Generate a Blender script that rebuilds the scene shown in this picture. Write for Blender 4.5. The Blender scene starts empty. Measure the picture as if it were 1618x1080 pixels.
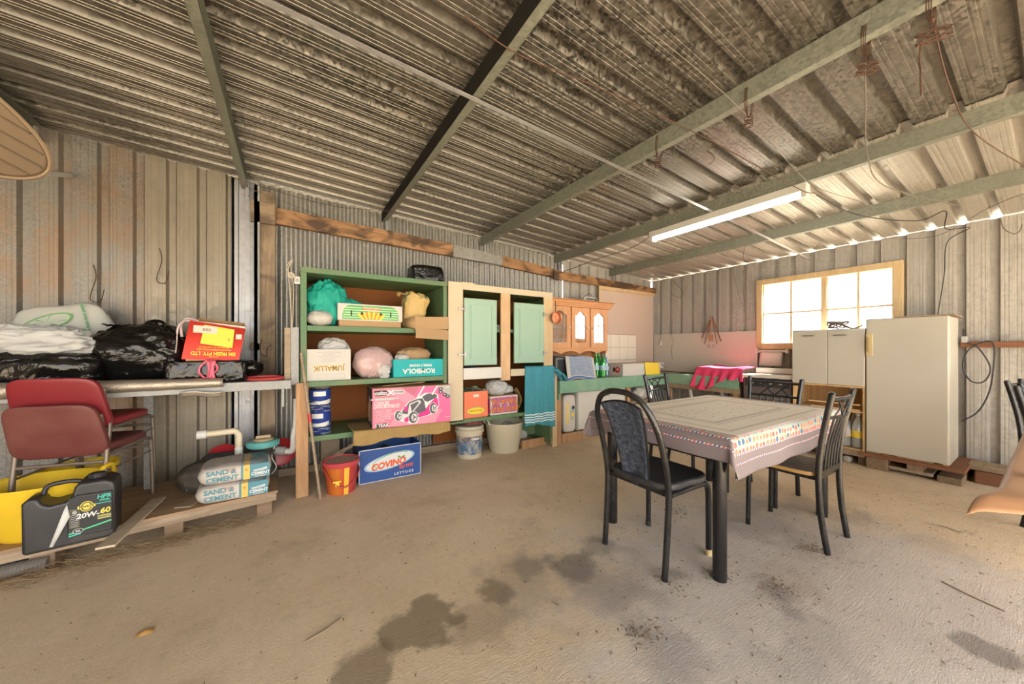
import bpy, math, random
from math import sin, cos, pi, radians, sqrt
from mathutils import Vector, Matrix, noise
random.seed(7)
C = bpy.context.scene.collection
V = Vector

# ------------------------------------------------------------------ materials
class NM:
    def __init__(s, name, rough=.6, metal=0.0, spec=None):
        s.m = bpy.data.materials.new(name); s.m.use_nodes = True
        s.t = s.m.node_tree; s.b = s.t.nodes['Principled BSDF']
        s.b.inputs['Roughness'].default_value = rough; s.b.inputs['Metallic'].default_value = metal
        if spec is not None: s.b.inputs['Specular IOR Level'].default_value = spec
        s.tc = s.n('ShaderNodeTexCoord'); s.obj = s.tc.outputs['Object']
    def n(s, k, **kw):
        o = s.t.nodes.new(k)
        for a, v in kw.items(): setattr(o, a, v)
        return o
    def L(s, a, b): s.t.links.new(a, b)
    def mp(s, scale=(1,1,1), loc=(0,0,0), rot=(0,0,0)):
        o = s.n('ShaderNodeMapping'); s.L(s.obj, o.inputs[0])
        o.inputs['Scale'].default_value = scale; o.inputs['Location'].default_value = loc; o.inputs['Rotation'].default_value = rot
        return o.outputs[0]
    def noise(s, sc=5, det=4, vec=None, rough=.55, dist=0):
        o = s.n('ShaderNodeTexNoise'); s.L(vec or s.obj, o.inputs['Vector'])
        o.inputs['Scale'].default_value = sc; o.inputs['Detail'].default_value = det
        o.inputs['Roughness'].default_value = rough; o.inputs['Distortion'].default_value = dist
        return o.outputs['Fac']
    def vor(s, sc=50, vec=None, out='Color'):
        o = s.n('ShaderNodeTexVoronoi'); s.L(vec or s.obj, o.inputs['Vector']); o.inputs['Scale'].default_value = sc
        return o.outputs[out]
    def ramp(s, fac, stops):
        o = s.n('ShaderNodeValToRGB'); e = o.color_ramp.elements
        while len(e) < len(stops): e.new(.5)
        for i, (p, c) in enumerate(stops):
            e[i].position = p; e[i].color = (c, c, c, 1) if isinstance(c, (int, float)) else (*c, 1)
        s.L(fac, o.inputs[0]); return o.outputs[0]
    def mix(s, fac, a, b, mode='MIX'):
        o = s.n('ShaderNodeMix', data_type='RGBA', blend_type=mode)
        for i, x in ((0, fac), (6, a), (7, b)):
            if isinstance(x, bpy.types.NodeSocket): s.L(x, o.inputs[i])
            elif i == 0: o.inputs[0].default_value = x
            else: o.inputs[i].default_value = (*x, 1)
        return o.outputs[2]
    def math(s, op, a, b=None, clamp=False):
        o = s.n('ShaderNodeMath', operation=op, use_clamp=clamp)
        for i, x in enumerate((a, b)):
            if x is None: continue
            if isinstance(x, bpy.types.NodeSocket): s.L(x, o.inputs[i])
            else: o.inputs[i].default_value = x
        return o.outputs[0]
    def sep(s, vec=None):
        o = s.n('ShaderNodeSeparateXYZ'); s.L(vec or s.obj, o.inputs[0]); return o.outputs
    def col(s, c):
        if isinstance(c, bpy.types.NodeSocket): s.L(c, s.b.inputs['Base Color'])
        else: s.b.inputs['Base Color'].default_value = (*c, 1)
        return s
    def bump(s, h, st=.3, d=.01):
        o = s.n('ShaderNodeBump'); o.inputs['Strength'].default_value = st; o.inputs['Distance'].default_value = d
        s.L(h, o.inputs['Height']); s.L(o.outputs[0], s.b.inputs['Normal']); return s
    def blob(s, cx, cy, r, edge, wob=.5, vec=None, sx=1, sy=1):
        """soft-edged stain mask around a spot of the surface"""
        x = s.sep(vec or s.obj)
        dx = s.math('MULTIPLY', s.math('SUBTRACT', x[0], cx), sx); dy = s.math('MULTIPLY', s.math('SUBTRACT', x[1], cy), sy)
        d = s.math('SQRT', s.math('ADD', s.math('MULTIPLY', dx, dx), s.math('MULTIPLY', dy, dy)))
        nz = s.math('MULTIPLY', s.math('SUBTRACT', s.noise(5, 5), .5), wob * r * 2)
        d = s.math('ADD', d, nz)
        o = s.n('ShaderNodeMapRange'); o.interpolation_type = 'SMOOTHSTEP'
        s.L(d, o.inputs[0]); o.inputs[1].default_value = r; o.inputs[2].default_value = max(r - edge, 0.0)
        return o.outputs[0]

def plain(name, c, rough=.6, metal=0., var=.12, sc=8, bump=0., bs=60, spec=None, dirt=None):
    k = NM(name, rough, metal, spec)
    a = tuple(max(0, x * (1 - var)) for x in c); b = tuple(min(1, x * (1 + var)) for x in c)
    cc = k.mix(k.noise(sc, 5), a, b)
    if dirt:
        cc = k.mix(k.ramp(k.noise(3.5, 8, rough=.7), [(.48, 0.), (.68, dirt[3])]), cc, dirt[:3])
    k.col(cc)
    if bump: k.bump(k.noise(bs, 4), bump, .004)
    return k.m

def galv(name, lo, hi, rust=0., metal=.45, rough=.42, sc=90, rcol=(.15, .085, .04), streak=.15, corr=None):
    k = NM(name, rough, metal)
    v = k.vor(sc); g = k.sep(v)[0]
    c = k.mix(g, lo, hi)
    big = k.noise(1.3, 6, k.mp((1, 1, .6)))
    c = k.mix(k.ramp(big, [(.35, 0.), (.7, 1.)]), c, tuple(x * .72 for x in hi))
    st = k.noise(3.5, 6, k.mp((2.2, 2.2, .5)), rough=.75)
    c = k.mix(k.ramp(st, [(.5, 0.), (.75, streak)]), c, (.09, .07, .05))
    if rust:
        r = k.noise(1.6, 9, k.mp((1, 1, .7), (3.1, 0, 1.2)), rough=.72)
        c = k.mix(k.ramp(r, [(.62 - .2 * rust, 0.), (.75 - .1 * rust, min(1, rust * 1.2))]), c, k.mix(k.noise(25, 4), rcol, tuple(x * 1.7 for x in rcol)))
    k.col(c)
    k.L(k.math('ADD', k.math('MULTIPLY', g, .25), rough - .1), k.b.inputs['Roughness'])
    k.bump(k.noise(22, 2), .06, .003)
    return k.m

def wood(name, c1, c2, rough=.65, axis=2, stain=None, sc=1.0, bump=.15):
    k = NM(name, rough)
    s = [14 * sc] * 3; s[axis] = 1.2 * sc
    w = k.noise(2.2, 6, k.mp(tuple(s)), rough=.6, dist=.8)
    c = k.mix(k.ramp(w, [(.3, 0.), (.7, 1.)]), c1, c2)
    c = k.mix(k.ramp(k.noise(1.7, 4), [(.4, 0.), (.8, .35)]), c, tuple(x * .55 for x in c1))
    if stain:
        c = k.mix(k.ramp(k.noise(stain[3], 5, k.mp((1, 1, 1.6)), rough=.5, dist=1.2), [(.46, 0.), (.60, .96)]), c, stain[:3])
    k.col(c); k.bump(w, bump, .004); return k.m

def film(name, c, rough=.25, alpha=1., tr=0.):
    k = NM(name, rough); k.col(c); k.b.inputs['Alpha'].default_value = alpha
    k.b.inputs['Transmission Weight'].default_value = tr
    k.bump(k.noise(8, 3, rough=.5, dist=2.5), .55, .02); return k.m

def emis(name, c, st):
    k = NM(name); k.col(c); k.b.inputs['Emission Color'].default_value = (*c, 1); k.b.inputs['Emission Strength'].default_value = st
    return k.m

def glass(name, c=(1, 1, 1), refl=.12, alpha_col=(1, 1, 1), body=0., bodyc=(1, 1, 1), edge=.6):
    k = NM(name); t = k.t
    tr = k.n('ShaderNodeBsdfTransparent'); tr.inputs[0].default_value = (*alpha_col, 1)
    gl = k.n('ShaderNodeBsdfGlossy'); gl.inputs['Roughness'].default_value = .05; gl.inputs[0].default_value = (*c, 1)
    lw = k.n('ShaderNodeLayerWeight'); lw.inputs[0].default_value = .35
    f = k.math('ADD', k.math('MULTIPLY', lw.outputs[1], edge), refl, True)
    mx = k.n('ShaderNodeMixShader'); k.L(f, mx.inputs[0]); k.L(tr.outputs[0], mx.inputs[1]); k.L(gl.outputs[0], mx.inputs[2])
    out = mx.outputs[0]
    if body:
        df = k.n('ShaderNodeBsdfDiffuse'); df.inputs[0].default_value = (*bodyc, 1)
        m2 = k.n('ShaderNodeMixShader'); m2.inputs[0].default_value = body; k.L(out, m2.inputs[1]); k.L(df.outputs[0], m2.inputs[2]); out = m2.outputs[0]
    k.L(out, t.nodes['Material Output'].inputs[0]); return k.m

# ------------------------------------------------------------------ mesh builder
def RZ(a): return Matrix.Rotation(a, 4, 'Z')
def RX(a): return Matrix.Rotation(a, 4, 'X')
def RY(a): return Matrix.Rotation(a, 4, 'Y')
def TR(*p): return Matrix.Translation(V(p[0] if len(p) == 1 else p))

_textcache = {}
def text_mesh(s, size, off, align):
    key = (s, size, off, align)
    if key not in _textcache:
        cu = bpy.data.curves.new('t', 'FONT'); cu.body = s; cu.size = size; cu.offset = off
        cu.align_x = align; cu.align_y = 'CENTER'; cu.resolution_u = 3; cu.extrude = .0004
        ob = bpy.data.objects.new('t', cu); C.objects.link(ob)
        me = bpy.data.meshes.new_from_object(ob)
        _textcache[key] = ([tuple(v.co) for v in me.vertices], [tuple(p.vertices) for p in me.polygons])
        bpy.data.objects.remove(ob); bpy.data.curves.remove(cu); bpy.data.meshes.remove(me)
    return _textcache[key]

class M:
    def __init__(s): s.v = []; s.f = []; s.mi = []; s.x = Matrix()
    def add(s, vs, fs, mi=0, m=None):
        b = len(s.v); mm = s.x @ m if m is not None else s.x
        s.v += [tuple(mm @ V(p)) for p in vs]; s.f += [tuple(i + b for i in f) for f in fs]; s.mi += [mi] * len(fs)
        return s
    def box(s, x0, x1, y0, y1, z0, z1, mi=0, m=None):
        return s.add([(x0,y0,z0),(x1,y0,z0),(x1,y1,z0),(x0,y1,z0),(x0,y0,z1),(x1,y0,z1),(x1,y1,z1),(x0,y1,z1)],
                     [(0,3,2,1),(4,5,6,7),(0,1,5,4),(1,2,6,5),(2,3,7,6),(3,0,4,7)], mi, m)
    def cb(s, c, d, mi=0, m=None):
        return s.box(c[0]-d[0]/2, c[0]+d[0]/2, c[1]-d[1]/2, c[1]+d[1]/2, c[2]-d[2]/2, c[2]+d[2]/2, mi, m)
    def bar(s, a, b, w, h, mi=0, up=(0,0,1)):
        a, b = V(a), V(b); d = b - a; L = d.length; z = d.normalized(); x = V(up).cross(z)
        if x.length < 1e-4: x = V((1,0,0))
        x.normalize(); y = z.cross(x)
        mm = Matrix((x, y, z)).transposed().to_4x4(); mm.translation = a
        return s.box(-w/2, w/2, -h/2, h/2, 0, L, mi, mm)
    def lathe(s, prof, n=24, mi=0, m=None, sx=1, sy=1, cap=(True, True)):
        vs = []; fs = []
        for r, z in prof:
            vs += [(r*cos(2*pi*i/n)*sx, r*sin(2*pi*i/n)*sy, z) for i in range(n)]
        for k in range(len(prof)-1):
            for i in range(n):
                j = (i+1) % n; fs.append((k*n+i, k*n+j, (k+1)*n+j, (k+1)*n+i))
        if cap[0]: fs.append(tuple(range(n-1, -1, -1)))
        if cap[1]: fs.append(tuple((len(prof)-1)*n+i for i in range(n)))
        return s.add(vs, fs, mi, m)
    def tube(s, pts, r, n=8, mi=0, closed=False, flat=1.0):
        pts = [V(p) for p in pts]; N = len(pts); vs = []; fs = []
        rr = r if isinstance(r, (list, tuple)) else [r]*N; px = None
        for i, p in enumerate(pts):
            if closed: t = pts[(i+1) % N] - pts[i-1]
            else: t = pts[min(i+1, N-1)] - pts[max(i-1, 0)]
            if t.length < 1e-9: t = V((0,0,1))
            t.normalize()
            if px is None: px = t.orthogonal().normalized()
            px = (px - t * px.dot(t))
            if px.length < 1e-6: px = t.orthogonal()
            px.normalize(); py = t.cross(px)
            for k in range(n):
                a = 2*pi*k/n; vs.append(tuple(p + px*cos(a)*rr[i] + py*sin(a)*rr[i]*flat))
        R = N if closed else N-1
        for i in range(R):
            j = (i+1) % N
            for k in range(n):
                l = (k+1) % n; fs.append((i*n+k, i*n+l, j*n+l, j*n+k))
        if not closed: fs += [tuple(range(n-1, -1, -1)), tuple((N-1)*n+k for k in range(n))]
        return s.add(vs, fs, mi)
    def cyl(s, a, b, r, n=16, mi=0): return s.tube([a, b], r, n, mi)
    def grid(s, fn, nu, nv, mi=0, closeu=False):
        vs = [fn(i/nu, j/nv) for j in range(nv+1) for i in range(nu+(0 if closeu else 1))]
        w = nu if closeu else nu+1; fs = []
        for j in range(nv):
            for i in range(nu):
                k = (i+1) % w if closeu else i+1
                fs.append((j*w+i, j*w+k, (j+1)*w+k, (j+1)*w+i))
        return s.add(vs, fs, mi)
    def blob(s, c, r, e=(1, 1), n=32, nv=20, fn=None, mi=0, m=None):
        def sp(t, p): return math.copysign(abs(t)**p, t)
        vs = []
        for j in range(nv+1):
            ph = -pi/2 + pi*j/nv
            for i in range(n):
                th = 2*pi*i/n
                p = V((sp(cos(ph), e[0])*sp(cos(th), e[1]), sp(cos(ph), e[0])*sp(sin(th), e[1]), sp(sin(ph), e[0])))
                q = V((p.x*r[0], p.y*r[1], p.z*r[2]))
                if fn: q = fn(q, p, th, ph)
                vs.append(tuple(q + V(c)))
        fs = [(j*n+i, j*n+(i+1) % n, (j+1)*n+(i+1) % n, (j+1)*n+i) for j in range(nv) for i in range(n)]
        return s.add(vs, fs, mi, m)
    def poly(s, pts, y, mi=0):      # flat print on a face that looks toward -Y, pts in (x, z)
        return s.add([(p[0], y, p[1]) for p in pts], [tuple(range(len(pts)))], mi)
    def rect(s, x0, z0, x1, z1, y, mi=0): return s.poly([(x0,z0),(x1,z0),(x1,z1),(x0,z1)], y, mi)
    def oval(s, cx, cz, rx, rz, y, mi=0, n=28, rot=0):
        return s.poly([(cx+rx*cos(a)*cos(rot)-rz*sin(a)*sin(rot), cz+rx*cos(a)*sin(rot)+rz*sin(a)*cos(rot)) for a in [2*pi*i/n for i in range(n)]], y, mi)
    def text(s, t, size, x, z, y, mi=0, off=0., spin=0., sx=1., align='CENTER', shear=0., m=None):
        vs, fs = text_mesh(t, size, off, align)
        sh = Matrix.Identity(4); sh[0][1] = shear
        mm = TR(x, y, z) @ RX(pi/2) @ RZ(spin) @ sh @ Matrix.Diagonal((sx, 1, 1, 1))
        return s.add(vs, fs, mi, (m @ mm) if m is not None else mm)
    def prism(s, pts, y0, y1, mi=0, m=None):  # outline in xz, extruded along y
        n = len(pts)
        return s.add([(p[0], y0, p[1]) for p in pts] + [(p[0], y1, p[1]) for p in pts],
                     [tuple(range(n)), tuple(range(2*n-1, n-1, -1))] + [(i, i+n, (i+1) % n+n, (i+1) % n) for i in range(n)], mi, m)
    def slab(s, pts, z0, z1, mi=0, m=None):   # outline in xy, extruded along z
        n = len(pts)
        return s.add([(p[0], p[1], z0) for p in pts] + [(p[0], p[1], z1) for p in pts],
                     [tuple(range(n-1, -1, -1)), tuple(range(n, 2*n))] + [(i, (i+1) % n, (i+1) % n+n, i+n) for i in range(n)], mi, m)
    def build(s, name, mats, parent=None, loc=None, rot=None, bevel=0, solid=0, smooth=True, sub=0, ang=38, seg=2):
        me = bpy.data.meshes.new(name); me.from_pydata(s.v, [], s.f); me.validate()
        mats = mats if isinstance(mats, (list, tuple)) else [mats]
        for q in mats: me.materials.append(q)
        if len(mats) > 1 and len(me.polygons) == len(s.mi): me.polygons.foreach_set('material_index', s.mi)
        if smooth:
            me.polygons.foreach_set('use_smooth', [True]*len(me.polygons)); me.set_sharp_from_angle(angle=radians(ang))
        me.update()
        o = bpy.data.objects.new(name, me); C.objects.link(o)
        if parent: o.parent = parent
        if loc: o.location = loc
        if rot: o.rotation_euler = rot
        if solid:
            d = o.modifiers.new('s', 'SOLIDIFY'); d.thickness = solid; d.offset = 0
        if sub: d = o.modifiers.new('u', 'SUBSURF'); d.levels = d.render_levels = sub
        if bevel:
            d = o.modifiers.new('b', 'BEVEL'); d.width = bevel; d.segments = seg; d.limit_method = 'ANGLE'; d.angle_limit = radians(50)
        return o

def tag(o, label, cat, group=None, kind=None):
    o['label'] = label; o['category'] = cat
    if group: o['group'] = group
    if kind: o['kind'] = kind
    return o
def struct(o): o['kind'] = 'structure'; return o
def thing(name, label, cat, loc=(0,0,0), rz=0, group=None):
    o = bpy.data.objects.new(name, None); o.empty_display_size = .05; C.objects.link(o)
    o.location = loc; o.rotation_euler = (0, 0, rz); return tag(o, label, cat, group)
def kids(o): return [c for c in bpy.data.objects if c.parent == o]
def dup(root, loc, rz, label, group=None):
    def cp(o, par):
        c = o.copy(); C.objects.link(c)
        if par: c.parent = par
        for ch in kids(o): cp(ch, c)
        return c
    r = cp(root, None); r.location = loc; r.rotation_euler = (0, 0, rz); r['label'] = label
    if group: r['group'] = group
    return r
def fbm(p, sc, seed=0.): return noise.fractal(V((p[0]*sc+seed, p[1]*sc+seed*1.7, p[2]*sc-seed)), 1., 2., 4)
def ridge(p, sc, seed=0.): return 1 - 2*abs(noise.noise(V((p[0]*sc+seed, p[1]*sc+seed*1.3, p[2]*sc-seed))))
def bez(pts, n=8):
    """Catmull-Rom through points"""
    P = [V(p) for p in pts]; out = []
    for i in range(len(P)-1):
        a, b, c, d = P[max(i-1, 0)], P[i], P[i+1], P[min(i+2, len(P)-1)]
        for k in range(n):
            t = k/n; out.append(.5*((2*b)+(c-a)*t+(2*a-5*b+4*c-d)*t*t+(3*b-a-3*c+d)*t**3))
    out.append(P[-1]); return out

# colours ----------------------------------------------------------
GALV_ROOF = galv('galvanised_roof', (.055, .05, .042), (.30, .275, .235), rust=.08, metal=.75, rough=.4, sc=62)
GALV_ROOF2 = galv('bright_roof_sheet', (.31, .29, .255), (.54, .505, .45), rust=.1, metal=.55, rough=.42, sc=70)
GALV_OLD = galv('rusty_galvanised', (.13, .122, .105), (.31, .29, .255), rust=.74, metal=.3, rough=.5, sc=90, rcol=(.20, .11, .05))
ZINC_BEIGE = galv('beige_zinc_sheet', (.25, .21, .155), (.32, .275, .21), rust=.1, metal=.25, rough=.5, sc=30, streak=.35)
ZINC_PALE = galv('pale_zinc_sheet', (.34, .34, .35), (.42, .42, .43), rust=.0, metal=.3, rough=.4, sc=30)
ZINC_WALL = galv('window_wall_sheet', (.38, .36, .33), (.50, .475, .435), rust=.15, metal=.25, rough=.45, sc=40, streak=.3)
CORR = galv('corrugated_iron', (.24, .23, .21), (.35, .335, .305), rust=.06, metal=.55, rough=.42, sc=50, streak=.2)
PURLIN = galv('galvanised_purlin', (.17, .18, .15), (.28, .29, .24), metal=.3, rough=.45, sc=70)
PURLIN_B = plain('black_purlin', (.014, .013, .011), .75, 0., spec=.2)
STEELB = galv('bench_steel', (.22, .22, .21), (.34, .34, .33), metal=.15, rough=.5, sc=90)
W_BEAM = wood('beam_timber', (.26, .125, .05), (.42, .23, .105), axis=0, stain=(.055, .028, .012, 2.6), sc=.5)
W_POST = wood('grey_post_timber', (.20, .14, .085), (.36, .26, .165), stain=(.10, .065, .04, 1.4))
W_PLANK = wood('pine_plank', (.34, .175, .075), (.50, .30, .15))
W_PINE = wood('pale_pine', (.50, .34, .18), (.62, .46, .27))
W_HUTCH = wood('honey_timber', (.52, .23, .09), (.68, .36, .17), rough=.4, bump=.05)
W_HUTCHX = wood('honey_timber_across', (.50, .22, .085), (.64, .33, .15), rough=.4, bump=.05, axis=0)
W_PLY = wood('plywood', (.26, .155, .085), (.40, .26, .15), axis=0, sc=.6)
W_DARK = wood('red_brown_rail', (.16, .06, .025), (.26, .11, .05), axis=1)
W_OLD = wood('old_grey_timber', (.24, .17, .11), (.40, .30, .2), axis=0)
W_FRAME = wood('window_timber', (.52, .37, .19), (.66, .50, .29), sc=.6)
GREEN = plain('green_paint', (.085, .17, .075), .55, var=.25, sc=60, bump=.3, bs=140, dirt=(.22, .17, .09, .5))
GREEN_L = plain('pale_green_paint', (.17, .33, .22), .6, var=.2, sc=30, bump=.25, bs=90, dirt=(.38, .42, .30, .5))
BACKB = plain('brown_hardboard', (.21, .07, .018), .65, var=.2, sc=3, spec=.15)
MINT = plain('mint_paint', (.27, .41, .31), .4, var=.05)
CREAM = plain('cream_paint', (.54, .45, .31), .5, var=.06, dirt=(.5, .40, .25, .4))
WHITEP = plain('white_enamel', (.48, .45, .385), .35, var=.05, sc=2, dirt=(.48, .42, .32, .25))
WHITEP2 = plain('white_laminate', (.58, .56, .51), .4, var=.04)
PINKB = plain('pink_grey_board', (.54, .42, .345), .65, var=.06, sc=2)
BLACKM = plain('black_enamel', (.010, .010, .011), .26, var=.3, sc=90, dirt=(.07, .065, .055, .35))
BLACKP = film('black_film', (.007, .0065, .006), .14); BLACKP.node_tree.nodes['Principled BSDF'].inputs['Specular IOR Level'].default_value = .38
CLEARP = NM('clear_bag', .25); CLEARP.col((.72, .72, .70)); CLEARP.b.inputs['Alpha'].default_value = .55
CLEARP.bump(CLEARP.noise(18, 6, dist=1.5), .6, .02); CLEARP = CLEARP.m
WHITEBAG = film('white_film', (.50, .48, .44), .35)
CARD = plain('brown_cardboard', (.38, .24, .12), .75, var=.08, bump=.1, bs=30)
CARD_D = plain('dark_cardboard', (.30, .17, .07), .8, var=.1)
WHITEC = plain('white_card', (.53, .50, .45), .6, var=.05)
PVC = plain('pvc_pipe', (.66, .56, .40), .4, var=.12)
PVCW = plain('grey_white_pvc', (.66, .64, .60), .45, var=.08)
RUSTW = plain('rusty_wire', (.065, .028, .014), .8, var=.4, sc=60)
WIRE = plain('old_wire', (.14, .12, .09), .6, .3)
CHROME = plain('dull_chrome', (.30, .29, .265), .35, .7)
RED = plain('red_plastic', (.45, .025, .03), .35)
def ink(n, c, r=.6): return plain(n, c, r, var=.03)
K_BLACK = ink('black_ink', (.02, .02, .022)); K_WHITE = ink('white_ink', (.66, .66, .64)); K_YEL = ink('yellow_ink', (.85, .55, .04))
K_ORG = ink('orange_ink', (.75, .22, .03)); K_RED = ink('red_ink', (.62, .05, .03)); K_GRN = ink('green_ink', (.10, .36, .12))
K_TEAL = ink('teal_ink', (.03, .30, .34)); K_BLUE = ink('blue_ink', (.02, .06, .28)); K_PINK = ink('pink_ink', (.72, .10, .28))
K_GREY = ink('grey_ink', (.35, .34, .33)); K_MAG = ink('magenta_ink', (.62, .02, .22))
# ------------------------------------------------------------------ the shed
XR, YB, PIT = 5.45, 3.93, .1905
XL, YF = -4.6, -2.5
def roofz(x): return 2.387 + .055*(XR - x)
def deck(s, ph=0., pit=PIT, dep=.036):
    t = ((s - ph)/pit) % 1.0
    a = abs(t - .5)*pit            # distance from the rib centre
    if a < .021: return dep
    if a < .034: return dep*(.034 - a)/.013
    for q in (.052, .074):
        if abs(a - q) < .004: return .0018
    return 0.
def deck_stops(a, b, ph=0., pit=PIT):
    out = {a, b}; k = math.floor((a - ph)/pit) - 1
    while ph + k*pit < b:
        c = ph + (k + .5)*pit
        for d in (.021, .034, .0475, .0485, .052, .0555, .0565, .0695, .0705, .074, .0775, .0785):
            for s in (c - d, c + d):
                if a < s < b: out.add(s)
        k += 1
    return sorted(out)
def sheet_y(m, x0, x1, z0, ztop, mi, ph=0.):   # back wall piece
    xs = deck_stops(x0, x1, ph); n = len(xs)
    vs = [(x, YB + deck(x, ph), z0) for x in xs] + [(x, YB + deck(x, ph), ztop(x)) for x in xs]
    m.add(vs, [(i, i+1, i+1+n, i+n) for i in range(n-1)], mi)
def sheet_x(m, y0, y1, z0, z1, mi, ph=0.):     # side wall piece
    ys = deck_stops(y0, y1, ph); n = len(ys)
    vs = [(XR + deck(y, ph), y, z0) for y in ys] + [(XR + deck(y, ph), y, z1) for y in ys]
    m.add(vs, [(i, i+n, i+1+n, i+1) for i in range(n-1)], mi)

w = M()
top = lambda x: roofz(x) + .006
sheet_y(w, XL, -.985, 0, top, 0, -1.500)
sheet_y(w, -.985, -.43, 0, top, 1, -1.500)
sheet_y(w, -.452, -.24, 0, top, 2, -.52)
n = int((3.352 + .24)/.0063); xs = [-.24 + (3.352+.24)*i/n for i in range(n+1)]
cy = lambda x: YB - .004 + .0115*sin(2*pi*(x - .02)/.076)
w.add([(x, cy(x), 0) for x in xs] + [(x, cy(x), top(x) - .012) for x in xs], [(i, i+1, i+2+n, i+1+n) for i in range(n)], 3)
sheet_y(w, 3.372, XR - .012, 0, lambda x: top(x) - .012, 4, 3.41)
struct(w.build('wall_back', [GALV_OLD, ZINC_BEIGE, ZINC_PALE, CORR, ZINC_WALL], ang=58))

WY0, WY1, WZ0, WZ1 = .945, 2.205, 1.235, 2.065
w = M(); RT = roofz(XR) - .004
sheet_x(w, YF, WY0, 0, RT, 0, .049); sheet_x(w, WY1, YB, 0, RT, 0, .049)
sheet_x(w, WY0, WY1, 0, WZ0, 0, .049); sheet_x(w, WY0, WY1, WZ1, RT, 0, .049)
struct(w.build('wall_right', ZINC_WALL, ang=20))
w = M(); w.box(XL - .05, XL, YF, YB + .03, 0, roofz(XL)); struct(w.build('wall_left', GALV_OLD))

# roof: ribs run with the fall, along X
def roof(m, x0, x1, dz, mi):
    ys = deck_stops(YF - .3, YB + .25, .035); n = len(ys)
    m.add([(x, y, roofz(x) + dz + deck(y, .035, dep=.042)) for x in (x0, x1) for y in ys],
          [(i, i+n, i+1+n, i+1) for i in range(n-1)], mi)
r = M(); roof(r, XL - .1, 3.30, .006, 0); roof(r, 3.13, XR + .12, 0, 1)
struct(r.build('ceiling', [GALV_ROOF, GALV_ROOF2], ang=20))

# floor, with the stains it carries
k = NM('dusty_concrete', .85, spec=.25)
base = k.mix(k.ramp(k.noise(1.1, 7, rough=.6), [(.35, 0.), (.68, 1.)]), (.64, .475, .295), (.82, .65, .45))
fine = k.noise(34, 8, rough=.7)
base = k.mix(k.ramp(fine, [(.3, .0), (.75, .55)]), base, (.86, .71, .52))
grey = k.blob(2.1, .55, 1.5, .8, .35, sx=.9, sy=1.0)
base = k.mix(k.math('MULTIPLY', grey, .95), base, k.mix(k.noise(3.5, 7, rough=.65), (.56, .49, .435), (.76, .69, .63)))
for (x, y, rr, e, a, c) in [(.50, 1.48, .17, .05, .62, (.13, .09, .05)), (.83, 1.50, .11, .05, .6, (.13, .09, .055)), (.22, 1.38, .12, .05, .6, (.14, .10, .06)),
                            (.68, 1.38, .2, .1, .35, (.16, .12, .08)), (1.30, 1.44, .19, .12, .60, (.15, .125, .10)), (1.55, 1.50, .14, .1, .45, (.17, .14, .115)), (1.08, 1.55, .13, .08, .5, (.17, .14, .1)),
                            (1.98, .73, .16, .12, .5, (.16, .14, .13)), (1.35, 1.25, .35, .3, .5, (.22, .19, .165)), (1.05, 1.5, .3, .2, .35, (.24, .2, .17)), (2.75, 1.15, .45, .4, .35, (.27, .24, .22)), (1.7, .55, .3, .28, .3, (.26, .24, .22)), (1.25, .86, .2, .15, .4, (.22, .20, .20)), (2.32, .15, .11, .05, .55, (.14, .12, .11)),
                            (3.3, .95, .3, .2, .3, (.24, .17, .11)), (3.3, .4, .22, .2, .25, (.24, .18, .12)), (1.72, 1.1, .09, .07, .5, (.16, .13, .11))]:
    base = k.mix(k.math('MULTIPLY', k.blob(x, y, rr, e, 1.1), a), base, c)
lit = k.noise(60, 3, k.mp((1, 2.2, 1), rot=(0, 0, .5)), rough=.8)
base = k.mix(k.ramp(k.noise(2.3, 9, k.mp((1, 1, 1), (5, 2, 0)), rough=.75), [(.52, 0.), (.72, .45)]), base, (.33, .25, .17))
base = k.mix(k.ramp(lit, [(.64, 0.), (.70, .6)]), base, (.2, .14, .08))
k.col(base)
tr = k.noise(26, 6, k.mp((.35, 3.2, 1), rot=(0, 0, -.75)), rough=.7, dist=1.4)
k.bump(k.math('ADD', k.math('MULTIPLY', tr, .38), k.math('MULTIPLY', k.noise(110, 6, rough=.7), .6)), .8, .016)
FLOOR = k.m
f = M(); f.box(XL, XR + .06, YF - .2, YB + .06, -.12, 0); struct(f.build('floor', FLOOR, smooth=False))
GROUND = plain('outside_ground', (.30, .27, .21), .9, var=.2, sc=1)
g = M(); g.box(-40, 45, -45, 45, -.3, -.14); struct(g.build('ground', GROUND))

# purlins (C sections) under the roof sheets, front to back
def purlin(x, k, dark=False):
    m = M(); z1 = roofz(x) + .0; z0 = z1 - .102; t = .0025; s = 1
    m.box(x - .0012, x + .0012, YF - .2, YB - .03, z0, z1, 1 if dark else 0)
    m.box(x, x + .048, YF - .2, YB - .03, z0, z0 + t, 0); m.box(x, x + .048, YF - .2, YB - .03, z1 - t - .003, z1 - .003, 0)
    m.box(x + .046, x + .048, YF - .2, YB - .03, z0, z0 + .014, 0)
    struct(m.build('trim_%d' % k, [PURLIN, PURLIN_B], smooth=False))
for i, x in enumerate((-3.9, -2.72, -1.545, -.368, .82, 2.0, 3.187, 4.32)): purlin(x, i+1, i == 4)
for i, x in enumerate((-.368, .82, 2.0, 3.187, 4.32)):     # cleats that tie each purlin to the wall beam
    m = M(); m.box(x + .05, x + .056, 3.80, 3.90, roofz(x) - .19, roofz(x) - .06); m.box(x + .03, x + .056, 3.838, 3.842, roofz(x) - .2, roofz(x) - .1)
    struct(m.build('trim_%d' % (20+i), ZINC_PALE, smooth=False))
m = M(); m.box(-.25, -.12, 3.83, 3.90, 0, 2.60, 0); struct(m.build('trim_30', W_POST, bevel=.004))
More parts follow.
